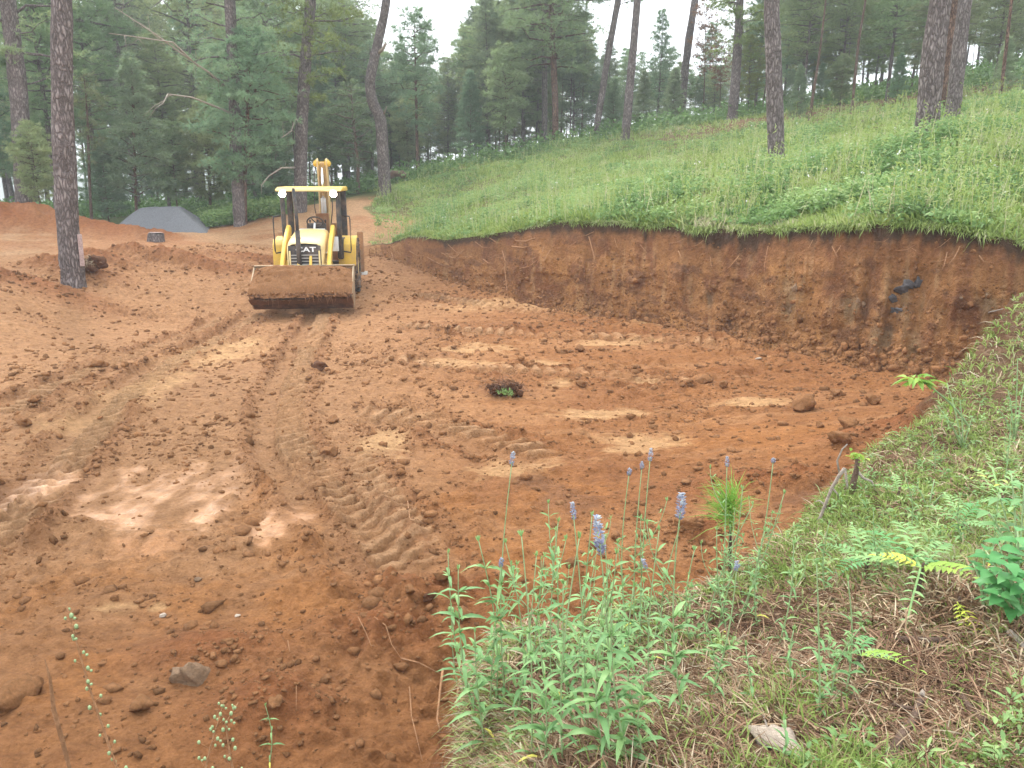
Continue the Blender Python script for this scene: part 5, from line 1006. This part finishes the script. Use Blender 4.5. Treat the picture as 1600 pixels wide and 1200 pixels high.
#@@PART4
# ================================================================== near verge
EX = [(hit(a, b), q) for a, b, q in [(1215,1168,.13),(1195,1143,.05),(1090,1062,.04),(1433,1110,.045),(1418,1145,.045),(1398,1180,.05),(1410,1117,.03),(1505,1103,.04),(1525,1125,.04)]]
def verge_pts(n, r0=1.7, r1=9.6, t0=-16, t1=41, bwmin=.75, pw=1.0):
    th_ = rng.uniform(R(t0), R(t1), n*3); r_ = 1/(rng.uniform(1/r1, 1/r0, n*3)); x, y = r_*np.sin(th_), r_*np.cos(th_)
    z, Q_ = Hfull(x, y, True); ok = Q_['bw'] > bwmin
    for e_, q_ in EX: ok &= np.hypot(x-e_.x, y-e_.y) > q_*rng.uniform(.6, 1.3, len(x))
    return x[ok][:n], y[ok][:n], z[ok][:n], r_[ok][:n], th_[ok][:n]
def greenness(x, y, r_, th_): return np.clip(sst(2.9, 4.6, r_+fbm(x, y, 1.1, 3, 601)*1.8)*sst(R(4), R(20), th_+fbm(x, y, 1.3, 2, 602)*.25)+.4*sst(.1, .5, fbm(x, y, 1.7, 3, 603))*(r_ > 1.9), .03, 1)
x, y, z, r_, th_ = verge_pts(60000); n = len(x); mb = MB()      # dry needles and straw
D = rng.normal(size=(n, 3))*[1, 1, .22]+[0, 0, .10]; v = np.clip(.42+.35*fbm(x, y, 2.0, 3, 610)+rng.normal(size=n)*.24, 0, 1)
mb.blades(np.stack([x, y, z+rng.uniform(.0, .02, n)], -1), D, rng.uniform(.05, .17, n), rng.uniform(.0016, .0036, n)*(1+.12*r_), .25, v)
x, y, z, r_, th_ = verge_pts(20000, 3, 9.6); g = fbm(x, y, 1.1, 2, 611) > .0; x, y, z = x[g], y[g], z[g]; n = len(x)
mb.blades(np.stack([x, y, z], -1), rng.normal(size=(n, 3))*[.8, .8, .4]+[-.2, -.3, .35], rng.uniform(.08, .22, n), .006, .8, np.clip(.6+rng.normal(size=n)*.2, 0, 1))
tag(mb.build('needle_litter', M['straw']), kind='stuff')
mb = MB(); x, y, z, r_, th_ = verge_pts(46000); g = greenness(x, y, r_, th_); ok = rng.uniform(0, 1, len(x)) < g; x, y, z, r_ = x[ok], y[ok], z[ok], r_[ok]; n = len(x); k = 4
P = np.repeat(np.stack([x, y, z-.005], -1), k, 0)+rng.normal(size=(n*k, 3))*[.018, .018, 0]
hh = np.repeat(np.clip(.10+.07*fbm(x, y, 1.5, 3, 620), .03, .25), k)*rng.uniform(.5, 1.4, n*k); v = np.clip(np.repeat(.42+.35*fbm(x, y, 1.6, 3, 621), k)+rng.normal(size=n*k)*.2, 0, 1)
mb.blades(P, rng.normal(size=(n*k, 3))*.5+[-.05, -.1, 1.], hh, np.repeat(.0028+.0007*r_, k)*rng.uniform(.7, 1.4, n*k), .7, v)
# blades and fibres hanging over the brink
x, y, z, r_, th_ = verge_pts(30000, 1.8, 9.6, bwmin=.55); _, Q_ = Hfull(x, y, True); ok = np.abs(Q_['sd']-.02) < .10; x, y, z = x[ok], y[ok], z[ok]; n = len(x)
mb.blades(np.stack([x, y, z], -1), np.stack([-.5+rng.normal(size=n)*.4, .5+rng.normal(size=n)*.4, .6+rng.normal(size=n)*.3], -1), rng.uniform(.06, .2, n), .005, 1.4, np.clip(.55+rng.normal(size=n)*.3, 0, 1))
tag(mb.build('verge_grass', M['grass']), kind='stuff')
# small leafy ground cover
mb = MB(); x, y, z, r_, th_ = verge_pts(2400); g = np.clip(greenness(x, y, r_, th_)*1.0+.03, 0, 1)*(.35+.65*sst(2.2, 3.6, r_))*(fbm(x, y, 2.2, 2, 630) > -.25); ok = rng.uniform(0, 1, len(x)) < g*.75
for a, b, c, rr_ in zip(x[ok], y[ok], z[ok], r_[ok]):
    n = random.randint(6, 16); h = random.uniform(.03, .16); q = rng.uniform(.1, 1, n); an = rng.uniform(0, 6.28, n); d = np.stack([np.cos(an), np.sin(an), rng.uniform(.1, .9, n)], -1)
    leaves(mb, np.array([a, b, c])+np.stack([np.cos(an)*.01, np.sin(an)*.01, q*h], -1), d, rng.uniform(.02, .05, n)*(1+.04*rr_), rng.uniform(.006, .013, n)*(1+.04*rr_), .3, np.clip(random.uniform(.3, .8)+rng.normal(size=n)*.12, 0, 1))
tag(mb.build('verge_herbs', M['herb']), kind='stuff')
# ---- flowering plants
def curve(a, b, bow=(0, 0, 0), n=10):
    t = np.linspace(0, 1, n)[:, None]; a, b = np.array(a), np.array(b); return a*(1-t)+b*t+np.sin(np.pi*t)*np.array(bow)
def spike(mb, p, d, L, w_):
    n = int(60+L*900); t = rng.uniform(0, 1, n); an = rng.uniform(0, 6.28, n); d = np.array(d)/np.linalg.norm(d); prof = np.sin(np.pi*np.clip(t*.8+.15, 0, 1))
    o = np.stack([np.cos(an), np.sin(an), np.full(n, .5)], -1); P = np.array(p)+d*(t*L)[:, None]+o*[1, 1, 0]*(w_*.3*prof)[:, None]
    leaves(mb, P, o, w_*.55*rng.uniform(.6, 1.2, n), w_*.33, .0, np.clip(.45+.5*(t-.3)+rng.normal(size=n)*.2, 0, 1))
def sage(bx, by, tx, ty, label, nn=8, leaf=.085, sp=.0, bare=.3, side=0, mt='sage', d=None, lw=.155, group=None, name='flowering_herb', cat='plant', rad=.0032):
    if name == 'leafy_herb' and bx < 1100 and ty > 880: ty -= random.uniform(30, 110)
    b = hit(bx, by); dd = math.hypot(b.x, b.y) if d is None else d; tp = Vector(at_d(tx, ty, dd)); root = empty(name, b); H = (tp-b); Ln = H.length
    C_ = curve((0, 0, -.02), H, (random.uniform(-.03, .03), random.uniform(-.02, .02), 0), 14); st = MB(); st.tube(C_, np.linspace(rad, rad*.55, 14), 6, v=.6)
    lf = MB(); fl = MB(); has = False; a0 = random.random()*3
    def nodes(Cv, n0, t0, t1, ls):
        for i in range(n0):
            t = t0+(t1-t0)*(i+.3*random.random())/n0; p = np.array([np.interp(t, np.linspace(0, 1, len(Cv)), Cv[:, j]) for j in range(3)])
            a = a0+i*1.571+random.uniform(-.3, .3); s_ = ls*1.12*(1-.5*max(0, t-.35))*random.uniform(.75, 1.15)
            for q in (0, 3.1416):
                dr = np.array([math.cos(a+q), math.sin(a+q), random.uniform(.35, .9)]); yl = 1.0 if (t < .25 and random.random() < .07) else random.uniform(.25, .75)
                leaves(lf, p, dr, s_, s_*lw, random.uniform(.3, .8), yl)
                if random.random() < .55: leaves(lf, np.repeat(p[None], 3, 0), dr*[1, 1, 1]+rng.normal(size=(3, 3))*.4+[0, 0, .4], s_*.4, s_*.1, .2, random.uniform(.5, .85))
    nodes(C_, nn, .08, 1-bare, leaf)
    dirv = C_[-1]-C_[-2]
    if sp: spike(fl, C_[-1]-dirv/np.linalg.norm(dirv)*sp*.3, dirv, sp, .022 if sp > .06 else .014); has = True
    else: leaves(lf, np.repeat(C_[-1][None], 5, 0), rng.normal(size=(5, 3))*.3+[0, 0, 1], .022, .007, 0, .8)
    for k in range(side):
        t = random.uniform(.35, .75); p = np.array([np.interp(t, np.linspace(0, 1, 14), C_[:, j]) for j in range(3)]); a = random.random()*6.28; l_ = Ln*random.uniform(.2, .38)
        e = p+np.array([math.cos(a)*l_*.45, math.sin(a)*l_*.45, l_]); B_ = curve(p, e, (math.cos(a)*.02, math.sin(a)*.02, 0), 7); st.tube(B_, np.linspace(rad*.6, rad*.35, 7), 5, v=.6)
        for q in range(4): tt = .2+.2*q; pp = p+(e-p)*tt; leaves(lf, np.repeat(pp[None], 2, 0), [[math.cos(a+1.5+q), math.sin(a+1.5+q), .8], [-math.cos(a+1.5+q), -math.sin(a+1.5+q), .8]], leaf*.5, leaf*.1, .3, .6)
        leaves(lf, np.repeat(e[None], 4, 0), rng.normal(size=(4, 3))*.3+[0, 0, 1], .02, .006, 0, .8)
    st.build('stem', M['sagestem'], root, True); lf.build('leaves', M[mt], root)
    if has: fl.build('flower_spike', M['petal'], root)
    tag(root, label, cat, group); return root
SG = 'blue-flowered herbs along the brink of the verge'
for a in [(790,1100,800,722,'tall herb at the left of the clump, one thin blue spike above the bare soil',7,.10,.05,.42,0),(945,1192,937,850,'herb carrying the fattest violet-blue flower spike',9,.10,.11,.35,1),(915,1150,896,805,'herb with a slender pale blue spike left of the fattest one',8,.09,.055,.38,2),
          (1068,1125,1063,800,'upright herb with a single violet spike above the litter, right of the fattest spike',8,.10,.085,.45,1),(1042,1060,1008,885,'small herb with a faded whitish spike below the tall cluster',6,.07,.04,.4,0),(985,1015,983,740,'left stem of the tall far cluster with a pale spike tip',9,.06,.03,.3,1),
          (1000,1015,1016,715,'tallest stem of the far cluster with a blue tip',10,.06,.05,.25,1),(992,1012,1003,730,'stem right behind the tallest one of the far cluster, thin blue tip',9,.06,.03,.28,1),(1130,960,1136,725,'herb rising in front of the pine seedling, blue-tipped',9,.065,.045,.25,2),
          (1160,965,1208,722,'herb leaning right with a brownish drooping tip',8,.06,.022,.35,2),(1105,1098,1151,888,'thin herb with a little blue head low between the clumps',5,.07,.035,.5,0),(765,1120,783,882,'leafy herb with a small round blue bloom at its shoulder',8,.11,.03,.15,1)]:
    sage(*a[:5], nn=a[5], leaf=a[6], sp=a[7], bare=a[8], side=a[9], group=SG)
LG = 'leafy herbs along the brink of the verge'
for a in [(1510,860,1500,775,'tall weed above the yellow-green lobed leaf',9,.07,.1,1),(1545,900,1560,770,'tall weed left of the broad-leaved bush',9,.08,.1,1),(1420,840,1415,745,'slender weed in the grass right of the bleached branch',8,.06,.1,1),(1380,905,1365,800,'slender weed between the spiny plant and the bleached branch',8,.06,.1,1),(1570,760,1580,650,'slender weed near the right edge under the small-leaved bush',9,.06,.1,1),(1460,740,1455,670,'weed at the corner of the brink below the light green bush',8,.05,.1,1),(1290,930,1295,820,'weed beside the foot of the bleached branch',8,.06,.1,1),(870,1060,868,900,'slim weed behind the bushy herb in the heart of the clump',9,.08,.15,1),(925,1100,945,920,'slim weed between the two blue spikes of the clump',9,.08,.15,1),(1015,1090,1030,930,'slim weed right of the faded whitish spike',9,.07,.15,1),(1080,1010,1085,860,'slim weed between the far cluster and the small-leaved group',9,.06,.15,2),(742,1118,716,935,'broad-leaved herb at the far left of the clump, leaves hanging over the brink',9,.12,.05,0),(730,1095,700,965,'lowest herb at the left, hanging over the eroded hollow',7,.11,.05,0),(775,1110,748,900,'yellow-tipped herb between the hanging one and the tall thin one',8,.11,.05,1),(805,1130,838,870,'herb with a pale closed bud next to the round blue bloom',8,.09,.35,2),
          (830,1196,815,930,'bare-stemmed herb at the bottom left of the clump',7,.09,.3,1),(880,1198,905,930,'herb with bare pale stem leaning right at the bottom of the clump',7,.09,.35,1),(862,1100,872,905,'bushy herb in the heart of the clump',9,.09,.12,2),(900,1080,925,900,'bushy herb behind the fattest flower spike',9,.08,.12,2),(985,1198,955,1015,'dark-leaved herb at the bottom, leaves bent down',8,.12,.1,0),
          (950,1199,940,1060,'dark broad-leaved herb cut by the bottom edge',6,.13,.1,0),(820,1060,790,935,'small herb with toothed leaves behind the left stems',7,.08,.1,1),(960,1050,965,850,'slim herb behind the fattest spike, topped by a bud',8,.07,.25,1),(1032,1010,1060,830,'slim budding herb right of the far cluster',7,.06,.3,1),(940,1000,955,880,'pale low herb left of the far cluster',7,.06,.15,1),
          (1150,975,1225,772,'herb with ladder-like small leaves leaning right',11,.05,.1,1),(1120,985,1160,765,'dense small-leaved herb under the pine seedling',11,.055,.1,2),(1102,985,1176,790,'budding herb in the dense small-leaved group',10,.055,.15,1),(1140,1000,1120,830,'short bushy herb left in the dense small-leaved group',9,.06,.1,2),(1185,985,1195,830,'short herb at the right of the dense small-leaved group',9,.06,.1,1),(1215,1010,1240,850,'low herb between the small-leaved group and the dead branch',8,.06,.1,1),
          (1282,1125,1276,882,'bare-topped herb on the grey-green mound right of centre',7,.07,.4,0),(1318,1100,1325,908,'herb with one white-tipped bud on the grey-green mound',8,.07,.25,1),(1245,1075,1240,985,'small herb with a yellow fallen leaf left of the mound',6,.06,.05,0),(1300,1100,1345,980,'soft pale herb sprawling over the mound',8,.06,.05,2),(1180,1100,1165,1010,'small green herb in the litter above the pebble',6,.055,.05,0),
          (1215,1199,1225,1125,'little bright green plant beside the broad pale stone',6,.06,.05,0),(1120,1065,1100,960,'thin pale herb in the litter between the two clumps',6,.06,.2,1),(715,1080,705,1010,'leafy herb low on the left face of the brink',7,.10,.05,0),(760,1170,742,1050,'leafy herb in the lower left corner of the clump',8,.11,.05,1),(850,1199,842,1070,'large-leaved herb at the bottom, left of the dark-leaved one',7,.12,.05,1),(900,1150,880,1010,'full leafy herb at the centre of the clump bottom',9,.10,.05,2),(1000,1150,990,990,'leafy herb under the faded whitish spike',9,.09,.05,2),(830,1050,850,930,'short bushy herb behind the bare pale stems',8,.08,.05,2),(1010,1199,1020,1110,'low dark herb at the bottom right of the clump',6,.10,.05,0),(420,1199,415,1150,'few narrow grass-like leaves poking up at the bottom left of centre',4,.06,.05,0)]:
    sage(*a[:5], nn=a[5], leaf=a[6], bare=a[7], side=a[8], group=LG, name='leafy_herb')
def pinnate(mb, p, d, L, wd, n, bend, v, lw=.30):
    d = np.array(d, float); d /= np.linalg.norm(d); sd = np.cross(d, [0, 0, 1.]); sd /= np.linalg.norm(sd)+1e-9; t = np.linspace(.12, 1, n); c = np.array(p)+d*(t*L)[:, None]+np.array([0, 0, -1.])*(bend*L*t*t)[:, None]; pf = np.sin(np.pi*np.clip(t*.78+.2, 0, 1))
    mb.blades(np.array([p]), [d+np.array([0, 0, -bend*.5])], L*1.05, L*.018, bend*1.3, v, side=np.array([sd]))
    for s_ in (-1, 1): leaves(mb, c, d*.55+sd*s_+np.array([0, 0, .12]), wd*pf*rng.uniform(.85, 1.15, n), wd*lw*pf, .25, np.clip(v+rng.normal(size=n)*.06, 0, 1))
    leaves(mb, c[-1:], [d+[0, 0, -bend]], wd*.7, wd*.25, .3, v)
def thistle(bx, by, lv, label, mt='sage', name='thistle', stalk=.0):
    b = hit(bx, by); root = empty(name, b); mb = MB(); mb.tube(curve((0, 0, -.02), (.01, 0, .10+stalk), (0, 0, 0), 5), [.010, .009, .008, .007, .005], 7, v=.3); mb.build('stem', M['brownwood'], root, True); n0 = Vector((0, 0, .08+stalk)); dd = math.hypot(b.x, b.y)
    for (tx, ty, dr, wd, m_, v) in lv:
        tp = Vector(at_d(tx, ty, dd+dr))-b; mb = MB(); D_ = tp-n0; pinnate(mb, n0, D_+Vector((0, 0, .35*D_.length)), D_.length*1.03, wd, 9, .35, v); mb.build('leaf', M[m_], root)
    tag(root, label, 'plant')
thistle(1432,935,[(1318,876,.1,.075,'sage',.8),(1348,835,.5,.07,'broad',.8),(1395,815,.6,.07,'sage',.75),(1485,850,.4,.06,'sage',.6),(1530,900,-.1,.085,'lime',.55),(1365,865,.0,.05,'lime',.95),(1410,1000,-.4,.05,'sage',.7),(1470,905,.5,.05,'broad',.7)],'spiny lobed-leaved plant with a dark stalk, one big yellow-green leaf at its right',stalk=.05)
thistle(1350,905,[(1290,850,.1,.06,'sage',.6),(1330,810,.3,.06,'sage',.7),(1390,840,.2,.06,'sage',.5),(1300,900,-.2,.05,'broad',.7),(1400,880,-.1,.05,'sage',.8)],'spreading lobed-leaved plant left of the spiny one',name='lobed_plant')
thistle(1500,840,[(1440,790,.2,.06,'sage',.7),(1475,765,.3,.06,'sage',.8),(1530,780,.2,.06,'broad',.7),(1560,830,-.1,.06,'sage',.6),(1460,850,-.1,.05,'lime',.4)],'lobed-leaved plant in the grass above the spiny one',name='lobed_plant')
thistle(1400,790,[(1360,760,.1,.04,'sage',.7),(1395,735,.2,.04,'sage',.8),(1435,760,.1,.04,'lime',.3)],'small lobed-leaved plant in the grass near the dead branch',name='lobed_plant')
thistle(1335,1060,[(1452,1043,-.15,.045,'lime',.5),(1395,1030,.1,.04,'sage',.7),(1300,1035,.1,.04,'sage',.6),(1360,1005,.3,.04,'broad',.7)],'low lobed-leaved plant with a yellowing leaf pointing right',name='lobed_plant')
thistle(1490,975,[(1542,1022,-.15,.035,'lime',.95),(1505,990,-.1,.03,'lime',.8)],'small plant with one bright yellow lobed leaf on the litter',name='lobed_plant')
thistle(1560,800,[(1515,725,.4,.06,'sage',.9),(1480,745,.4,.05,'sage',.85),(1600,720,.3,.06,'sage',.85),(1540,700,.6,.05,'sage',.8),(1590,800,-.2,.06,'broad',.7),(1520,790,0,.05,'sage',.7)],'grey-green ferny-leaved plant near the right edge',name='lobed_plant')
thistle(960,1010,[(1005,985,-.1,.04,'sage',.7),(920,1000,-.1,.04,'sage',.6),(990,1020,-.2,.04,'sage',.7)],'low lobed-leaved plant in the middle of the flower clump',name='lobed_plant')
def bush(bx, by, tops, label, leafL=.085, n=9, mt='broad', lw=.55):
    b = hit(bx, by); root = empty('broadleaf_bush', b); st = MB(); lf = MB(); dd = math.hypot(b.x, b.y)
    for tx, ty, dr in tops:
        tp = Vector(at_d(tx, ty, dd+dr))-b; Cv = curve((0, 0, -.02), tp, (0, 0, .03), 8); st.tube(Cv, np.linspace(.006, .003, 8), 5, v=.5)
        for i in range(n): t = .25+.75*(i+1)/n; p = np.array([np.interp(t, np.linspace(0, 1, 8), Cv[:, j]) for j in range(3)]); a = i*2.4+tx; leaves(lf, p, [[math.cos(a), math.sin(a), .3]], leafL*random.uniform(.7, 1.1), leafL*lw, .5, random.uniform(.3, .8), fold=.12)
    st.build('stem', M['sagestem'], root, True); lf.build('leaves', M[mt], root); tag(root, label, 'bush')
bush(1590,975,[(1560,850,0),(1590,830,.1),(1545,890,-.1),(1615,870,0),(1575,880,-.15),(1600,910,-.2),(1560,930,-.2),(1540,860,.2)],'dark green broad-leaved bush cut off by the right edge')
bush(1590,900,[(1580,740,.2),(1600,760,.1),(1560,770,.2),(1545,800,.1)],'pale broad-leaved bush just above the dark green one at the right edge',.08,8,'sage',.45)
bush(1540,960,[(1520,880,.1),(1535,860,.2),(1555,905,0)],'small broad-leaved plant tucked left of the dark green bush',.06,7,'broad',.5)
bush(1585,690,[(1590,560,0),(1575,610,0),(1600,600,.2),(1560,640,-.1),(1595,650,-.1)],'small-leaved bush at the right edge beside the end of the cut bank',.05,8,'herb')
bush(1505,700,[(1480,600,.1),(1500,625,0),(1475,650,-.1),(1520,650,.1),(1465,635,0),(1530,690,-.1)],'light green bush at the brink, at the foot of the leaning sprout',.055,8,'herb',.35)
bush(1450,800,[(1430,760,0),(1460,750,.1),(1480,770,0)],'low light green plant in the grass right of the dead branch',.04,6,'herb',.4)
# leaning sprout
b = hit(1520, 672); t_ = Vector(at_d(1438, 594, math.hypot(b.x, b.y)-.2)); root = empty('leaning_sprout', b); mb = MB(); Cv = curve((0, 0, -.03), t_-b, (.03, 0, .02), 9); mb.tube(Cv, np.linspace(.010, .005, 9), 6, v=.2); mb.build('stem', M['sagestem'], root, True)
mb = MB(); n = 26; an = rng.uniform(0, 6.28, n); leaves(mb, Cv[-1]+rng.normal(size=(n, 3))*[.05, .03, .02], np.stack([np.cos(an), np.sin(an), rng.uniform(-.2, .5, n)], -1), .11, .04, .4, rng.uniform(.1, .6, n)); leaves(mb, Cv[[4, 5, 6, 7]], rng.normal(size=(4, 3)), .07, .025, .3, .4); mb.build('leaves', M['lime'], root); tag(root, 'thin leaning sprout with a lime-green leaf tuft pointing over the pit', 'plant')
# pine seedling
b = hit(1140, 905); root = empty('pine_seedling', b); cz = Vector(at_d(1142, 800, math.hypot(b.x, b.y)))-b; mb = MB(); mb.tube(curve((0, 0, -.02), cz, (0, 0, 0), 5), .008, 6); mb.build('trunk', M['bark_thin'], root); mb = MB(); n = 300; D = rng.normal(size=(n, 3))*[.55, .5, .35]+[-.25, 0, .8]; mb.blades(np.array(cz)+rng.normal(size=(n, 3))*[.02, .02, .05], D, rng.uniform(.12, .24, n), .0035, .5, rng.uniform(.0, .45, n)); mb.build('crown', M['lime'], root); tag(root, 'little pine seedling with a tuft of long bright needles at the brink', 'pine seedling')
# bleached dead branch with stump
b = hit(1335, 775); dd = math.hypot(b.x, b.y); root = empty('dead_branch', b)
def bpath(pts, w0, w1, nm, mt='deadwood', d0=dd, d1=None, seg=6):
    P = [Vector(at_d(x_, y_, d_))-b for (x_, y_), d_ in zip(pts, np.linspace(d0, d0 if d1 is None else d1, len(pts)))]; mb = MB(); mb.tube(P, np.linspace(w0, w1, len(P)), seg, v=.6); return mb.build(nm, M[mt], root, smooth=True)
bpath([(1335,778),(1333,755),(1338,735),(1340,718)], .024, .014, 'stub', 'brownwood', seg=9)
bpath([(1260,852),(1283,805),(1300,762),(1312,742),(1320,732)], .008, .011, 'branch', d0=dd-.55); bpath([(1320,732),(1324,760),(1330,800)], .008, .006, 'branch'); bpath([(1312,742),(1308,720),(1316,702),(1324,694)], .007, .004, 'branch')
bpath([(1338,735),(1350,748),(1362,752),(1368,766)], .011, .005, 'branch'); bpath([(1290,790),(1280,782),(1274,784)], .007, .003, 'twig', d0=dd-.3); bpath([(1300,762),(1309,772),(1310,784)], .007, .003, 'twig', d0=dd-.2); bpath([(1265,842),(1252,848),(1245,858)], .008, .004, 'twig', d0=dd-.6)
mb = MB(); c = np.array(Vector(at_d(1341, 716, dd))-b); n = 22; leaves(mb, c+rng.normal(size=(n, 3))*.02, rng.normal(size=(n, 3))*.7+[0, 0, .7], .055, .022, .2, rng.uniform(.3, .7, n)); mb.build('leaf_tuft', M['lime'], root); tag(root, 'bleached forked dead branch with a leafy stub standing at the brink', 'branch')
def stick(pts, w0, w1, label, mt='brownwood', lift=.0, tip=None):
    P = [hit(*q)+Vector((0, 0, w0*.9+.008+lift)) for q in pts]; a = P[0].copy(); Q = [tuple(p-a) for p in P]; root = empty('stick', a); mb = MB(); mb.tube(Q, np.linspace(w0, w1, len(P)), 8, v=.5); mb.build('bark', M[mt], root, smooth=True)
    if tip: mb = MB(); d = Vector(Q[0])-Vector(Q[1]); mb.tube([Q[0], tuple(Vector(Q[0])+d*tip)], [w0*1.02, w0*.6], 8); mb.build('split_end', M['deadwood'], root, smooth=True)
    tag(root, label, 'stick')
stick([(1438,1100),(1425,1135),(1405,1165),(1388,1199)], .011, .016, 'thick dark stick with a pale broken end at the bottom right', tip=.35)
stick([(1393,1112),(1408,1118),(1426,1119)], .005, .006, 'short twig with a white end touching the thick dark stick', lift=.01); stick([(1498,1092),(1515,1115),(1537,1138)], .008, .012, 'dark rotten stick right of the thick one'); stick([(1355,1065),(1370,1080),(1383,1095)], .006, .007, 'short yellow-brown stick above the thick one')
stick([(1395,1008),(1430,1012),(1488,1013)], .014, .012, 'fallen branch half hidden in dry grass below the spiny plant'); stick([(1575,1000),(1588,1010),(1605,1026)], .012, .012, 'weathered branch end at the right edge','deadwood'); stick([(1450,1075),(1462,1092),(1475,1100)], .003, .002, 'thin orange needle twig beside the thick dark stick','root')
stick([(1180,1110),(1192,1125),(1200,1150)], .003, .003, 'thin dry straw crossing the litter above the broad stone','deadwood',.005)
# roots over the eroded brink
for i, (pts, w_, lb) in enumerate([([(585,965),(603,985),(612,1010),(627,1035)], .0035, 'pale root running down the bare soil left of the brink'),([(627,1035),(655,1040),(690,1055)], .005, 'root spanning to the right towards the eroded hollow'),([(692,1045),(688,1085),(683,1125),(688,1150)], .008, 'thickest orange root hanging in the eroded hollow'),([(716,1070),(712,1120),(700,1160),(690,1199)], .006, 'long root right of the thickest one, reaching the bottom'),
        ([(640,1080),(643,1120),(650,1150),(660,1190)], .004, 'thin wavy root left of the thickest one'),([(672,1065),(684,1080)], .003, 'tiny root stub above the hollow'),([(637,785),(640,810),(648,828)], .006, 'short pale root lying loose on the pit floor'),([(450,1005),(453,1022)], .003, 'tiny root end in the smooth soil left of the brink'),([(463,1072),(463,1110)], .002, 'hair-thin upright root in the lower middle'),([(560,968),(572,990),(580,1015),(588,1012)], .003, 'branching pale rootlet on the bare soil')]):
    P = [hit(*q) for q in pts]; a = P[0].copy(); tow = Vector((-a.x, -a.y, 0)).normalized(); mb = MB(); mb.tube([tuple(p-a+tow*.02+Vector((0, 0, .015))) for p in P], np.linspace(w_, w_*.5, len(P)), 6); o = mb.build('root', M['root'], smooth=True); o.location = a; tag(o, lb, 'root')
# seed stalks at lower left
def seedstalk(pts, d, label, nb_=13):
    P = [Vector(at_d(x_, y_, d)) for x_, y_ in pts]; g = H1(P[0].x, P[0].y); low = Vector((P[0].x+.05, P[0].y-.02, g)); root = empty('seed_stalk', low); P = [low-low]+[p-low for p in P]; mb = MB(); mb.tube(P, np.linspace(.0032, .0012, len(P)), 6, v=.9)
    A_ = np.array([tuple(p) for p in P]); pd = MB()
    for i in range(nb_):
        t = (i+.5)/nb_*(len(pts)-1)*.97; k = int(t); p = A_[1+k]*(1-(t-k))+A_[2+k]*(t-k); a = i*2.4; l_ = random.uniform(.008, .022)*(1.4-t/len(pts)); e = p+np.array([math.cos(a)*l_, math.sin(a)*l_*.6, l_*.8]); mb.tube([p, e], .0008, 4, v=.6)
        lump(pd, e, random.uniform(.0035, .006), i, (.8, .8, 1.2), sub=1, v=random.uniform(.5, .9), amp=.1)
        if random.random() < .5: lump(pd, e+np.array([.006, 0, -.006]), .0035, i+50, sub=1, v=.7, amp=.1)
    [mb.V.append(q_+0) or mb.v.append(w_) for q_, w_ in zip(pd.V, pd.v)]; mb.F.setdefault(3, []).extend([f_+mb.n for f_ in pd.F[3]]); mb.M.setdefault(3, []).extend([np.ones(len(f_), int) for f_ in pd.F[3]]); mb.n += pd.n; mb.build('stem', [M['root'], M['sagestem']], root, True); tag(root, label, 'plant')
seedstalk([(188,1215),(172,1170),(155,1120),(138,1070),(124,1020),(112,975),(105,948)], 1.75, 'tall thin stalk strung with pale green seed pods at lower left', 20)
seedstalk([(318,1215),(328,1170),(340,1130),(350,1095)], 1.75, 'left one of the paired seed stalks at the bottom'); seedstalk([(366,1215),(358,1170),(352,1130),(372,1098)], 1.75, 'right one of the paired seed stalks, forked at its tip')
P = [Vector(at_d(x_, y_, 1.8)) for x_, y_ in [(112,1215),(98,1160),(84,1110),(78,1060),(70,1030)]]; g = H1(P[0].x, P[0].y); low = Vector((P[0].x, P[0].y, g)); mb = MB(); mb.tube([(0, 0, 0)]+[tuple(p-low) for p in P], [.003, .004, .005, .005, .003, .001], 7); o = mb.build('dry_stalk', M['root'], smooth=True); o.location = low; tag(o, 'withered brown stalk left of the tall seed stalk', 'stalk')
print('verge done')
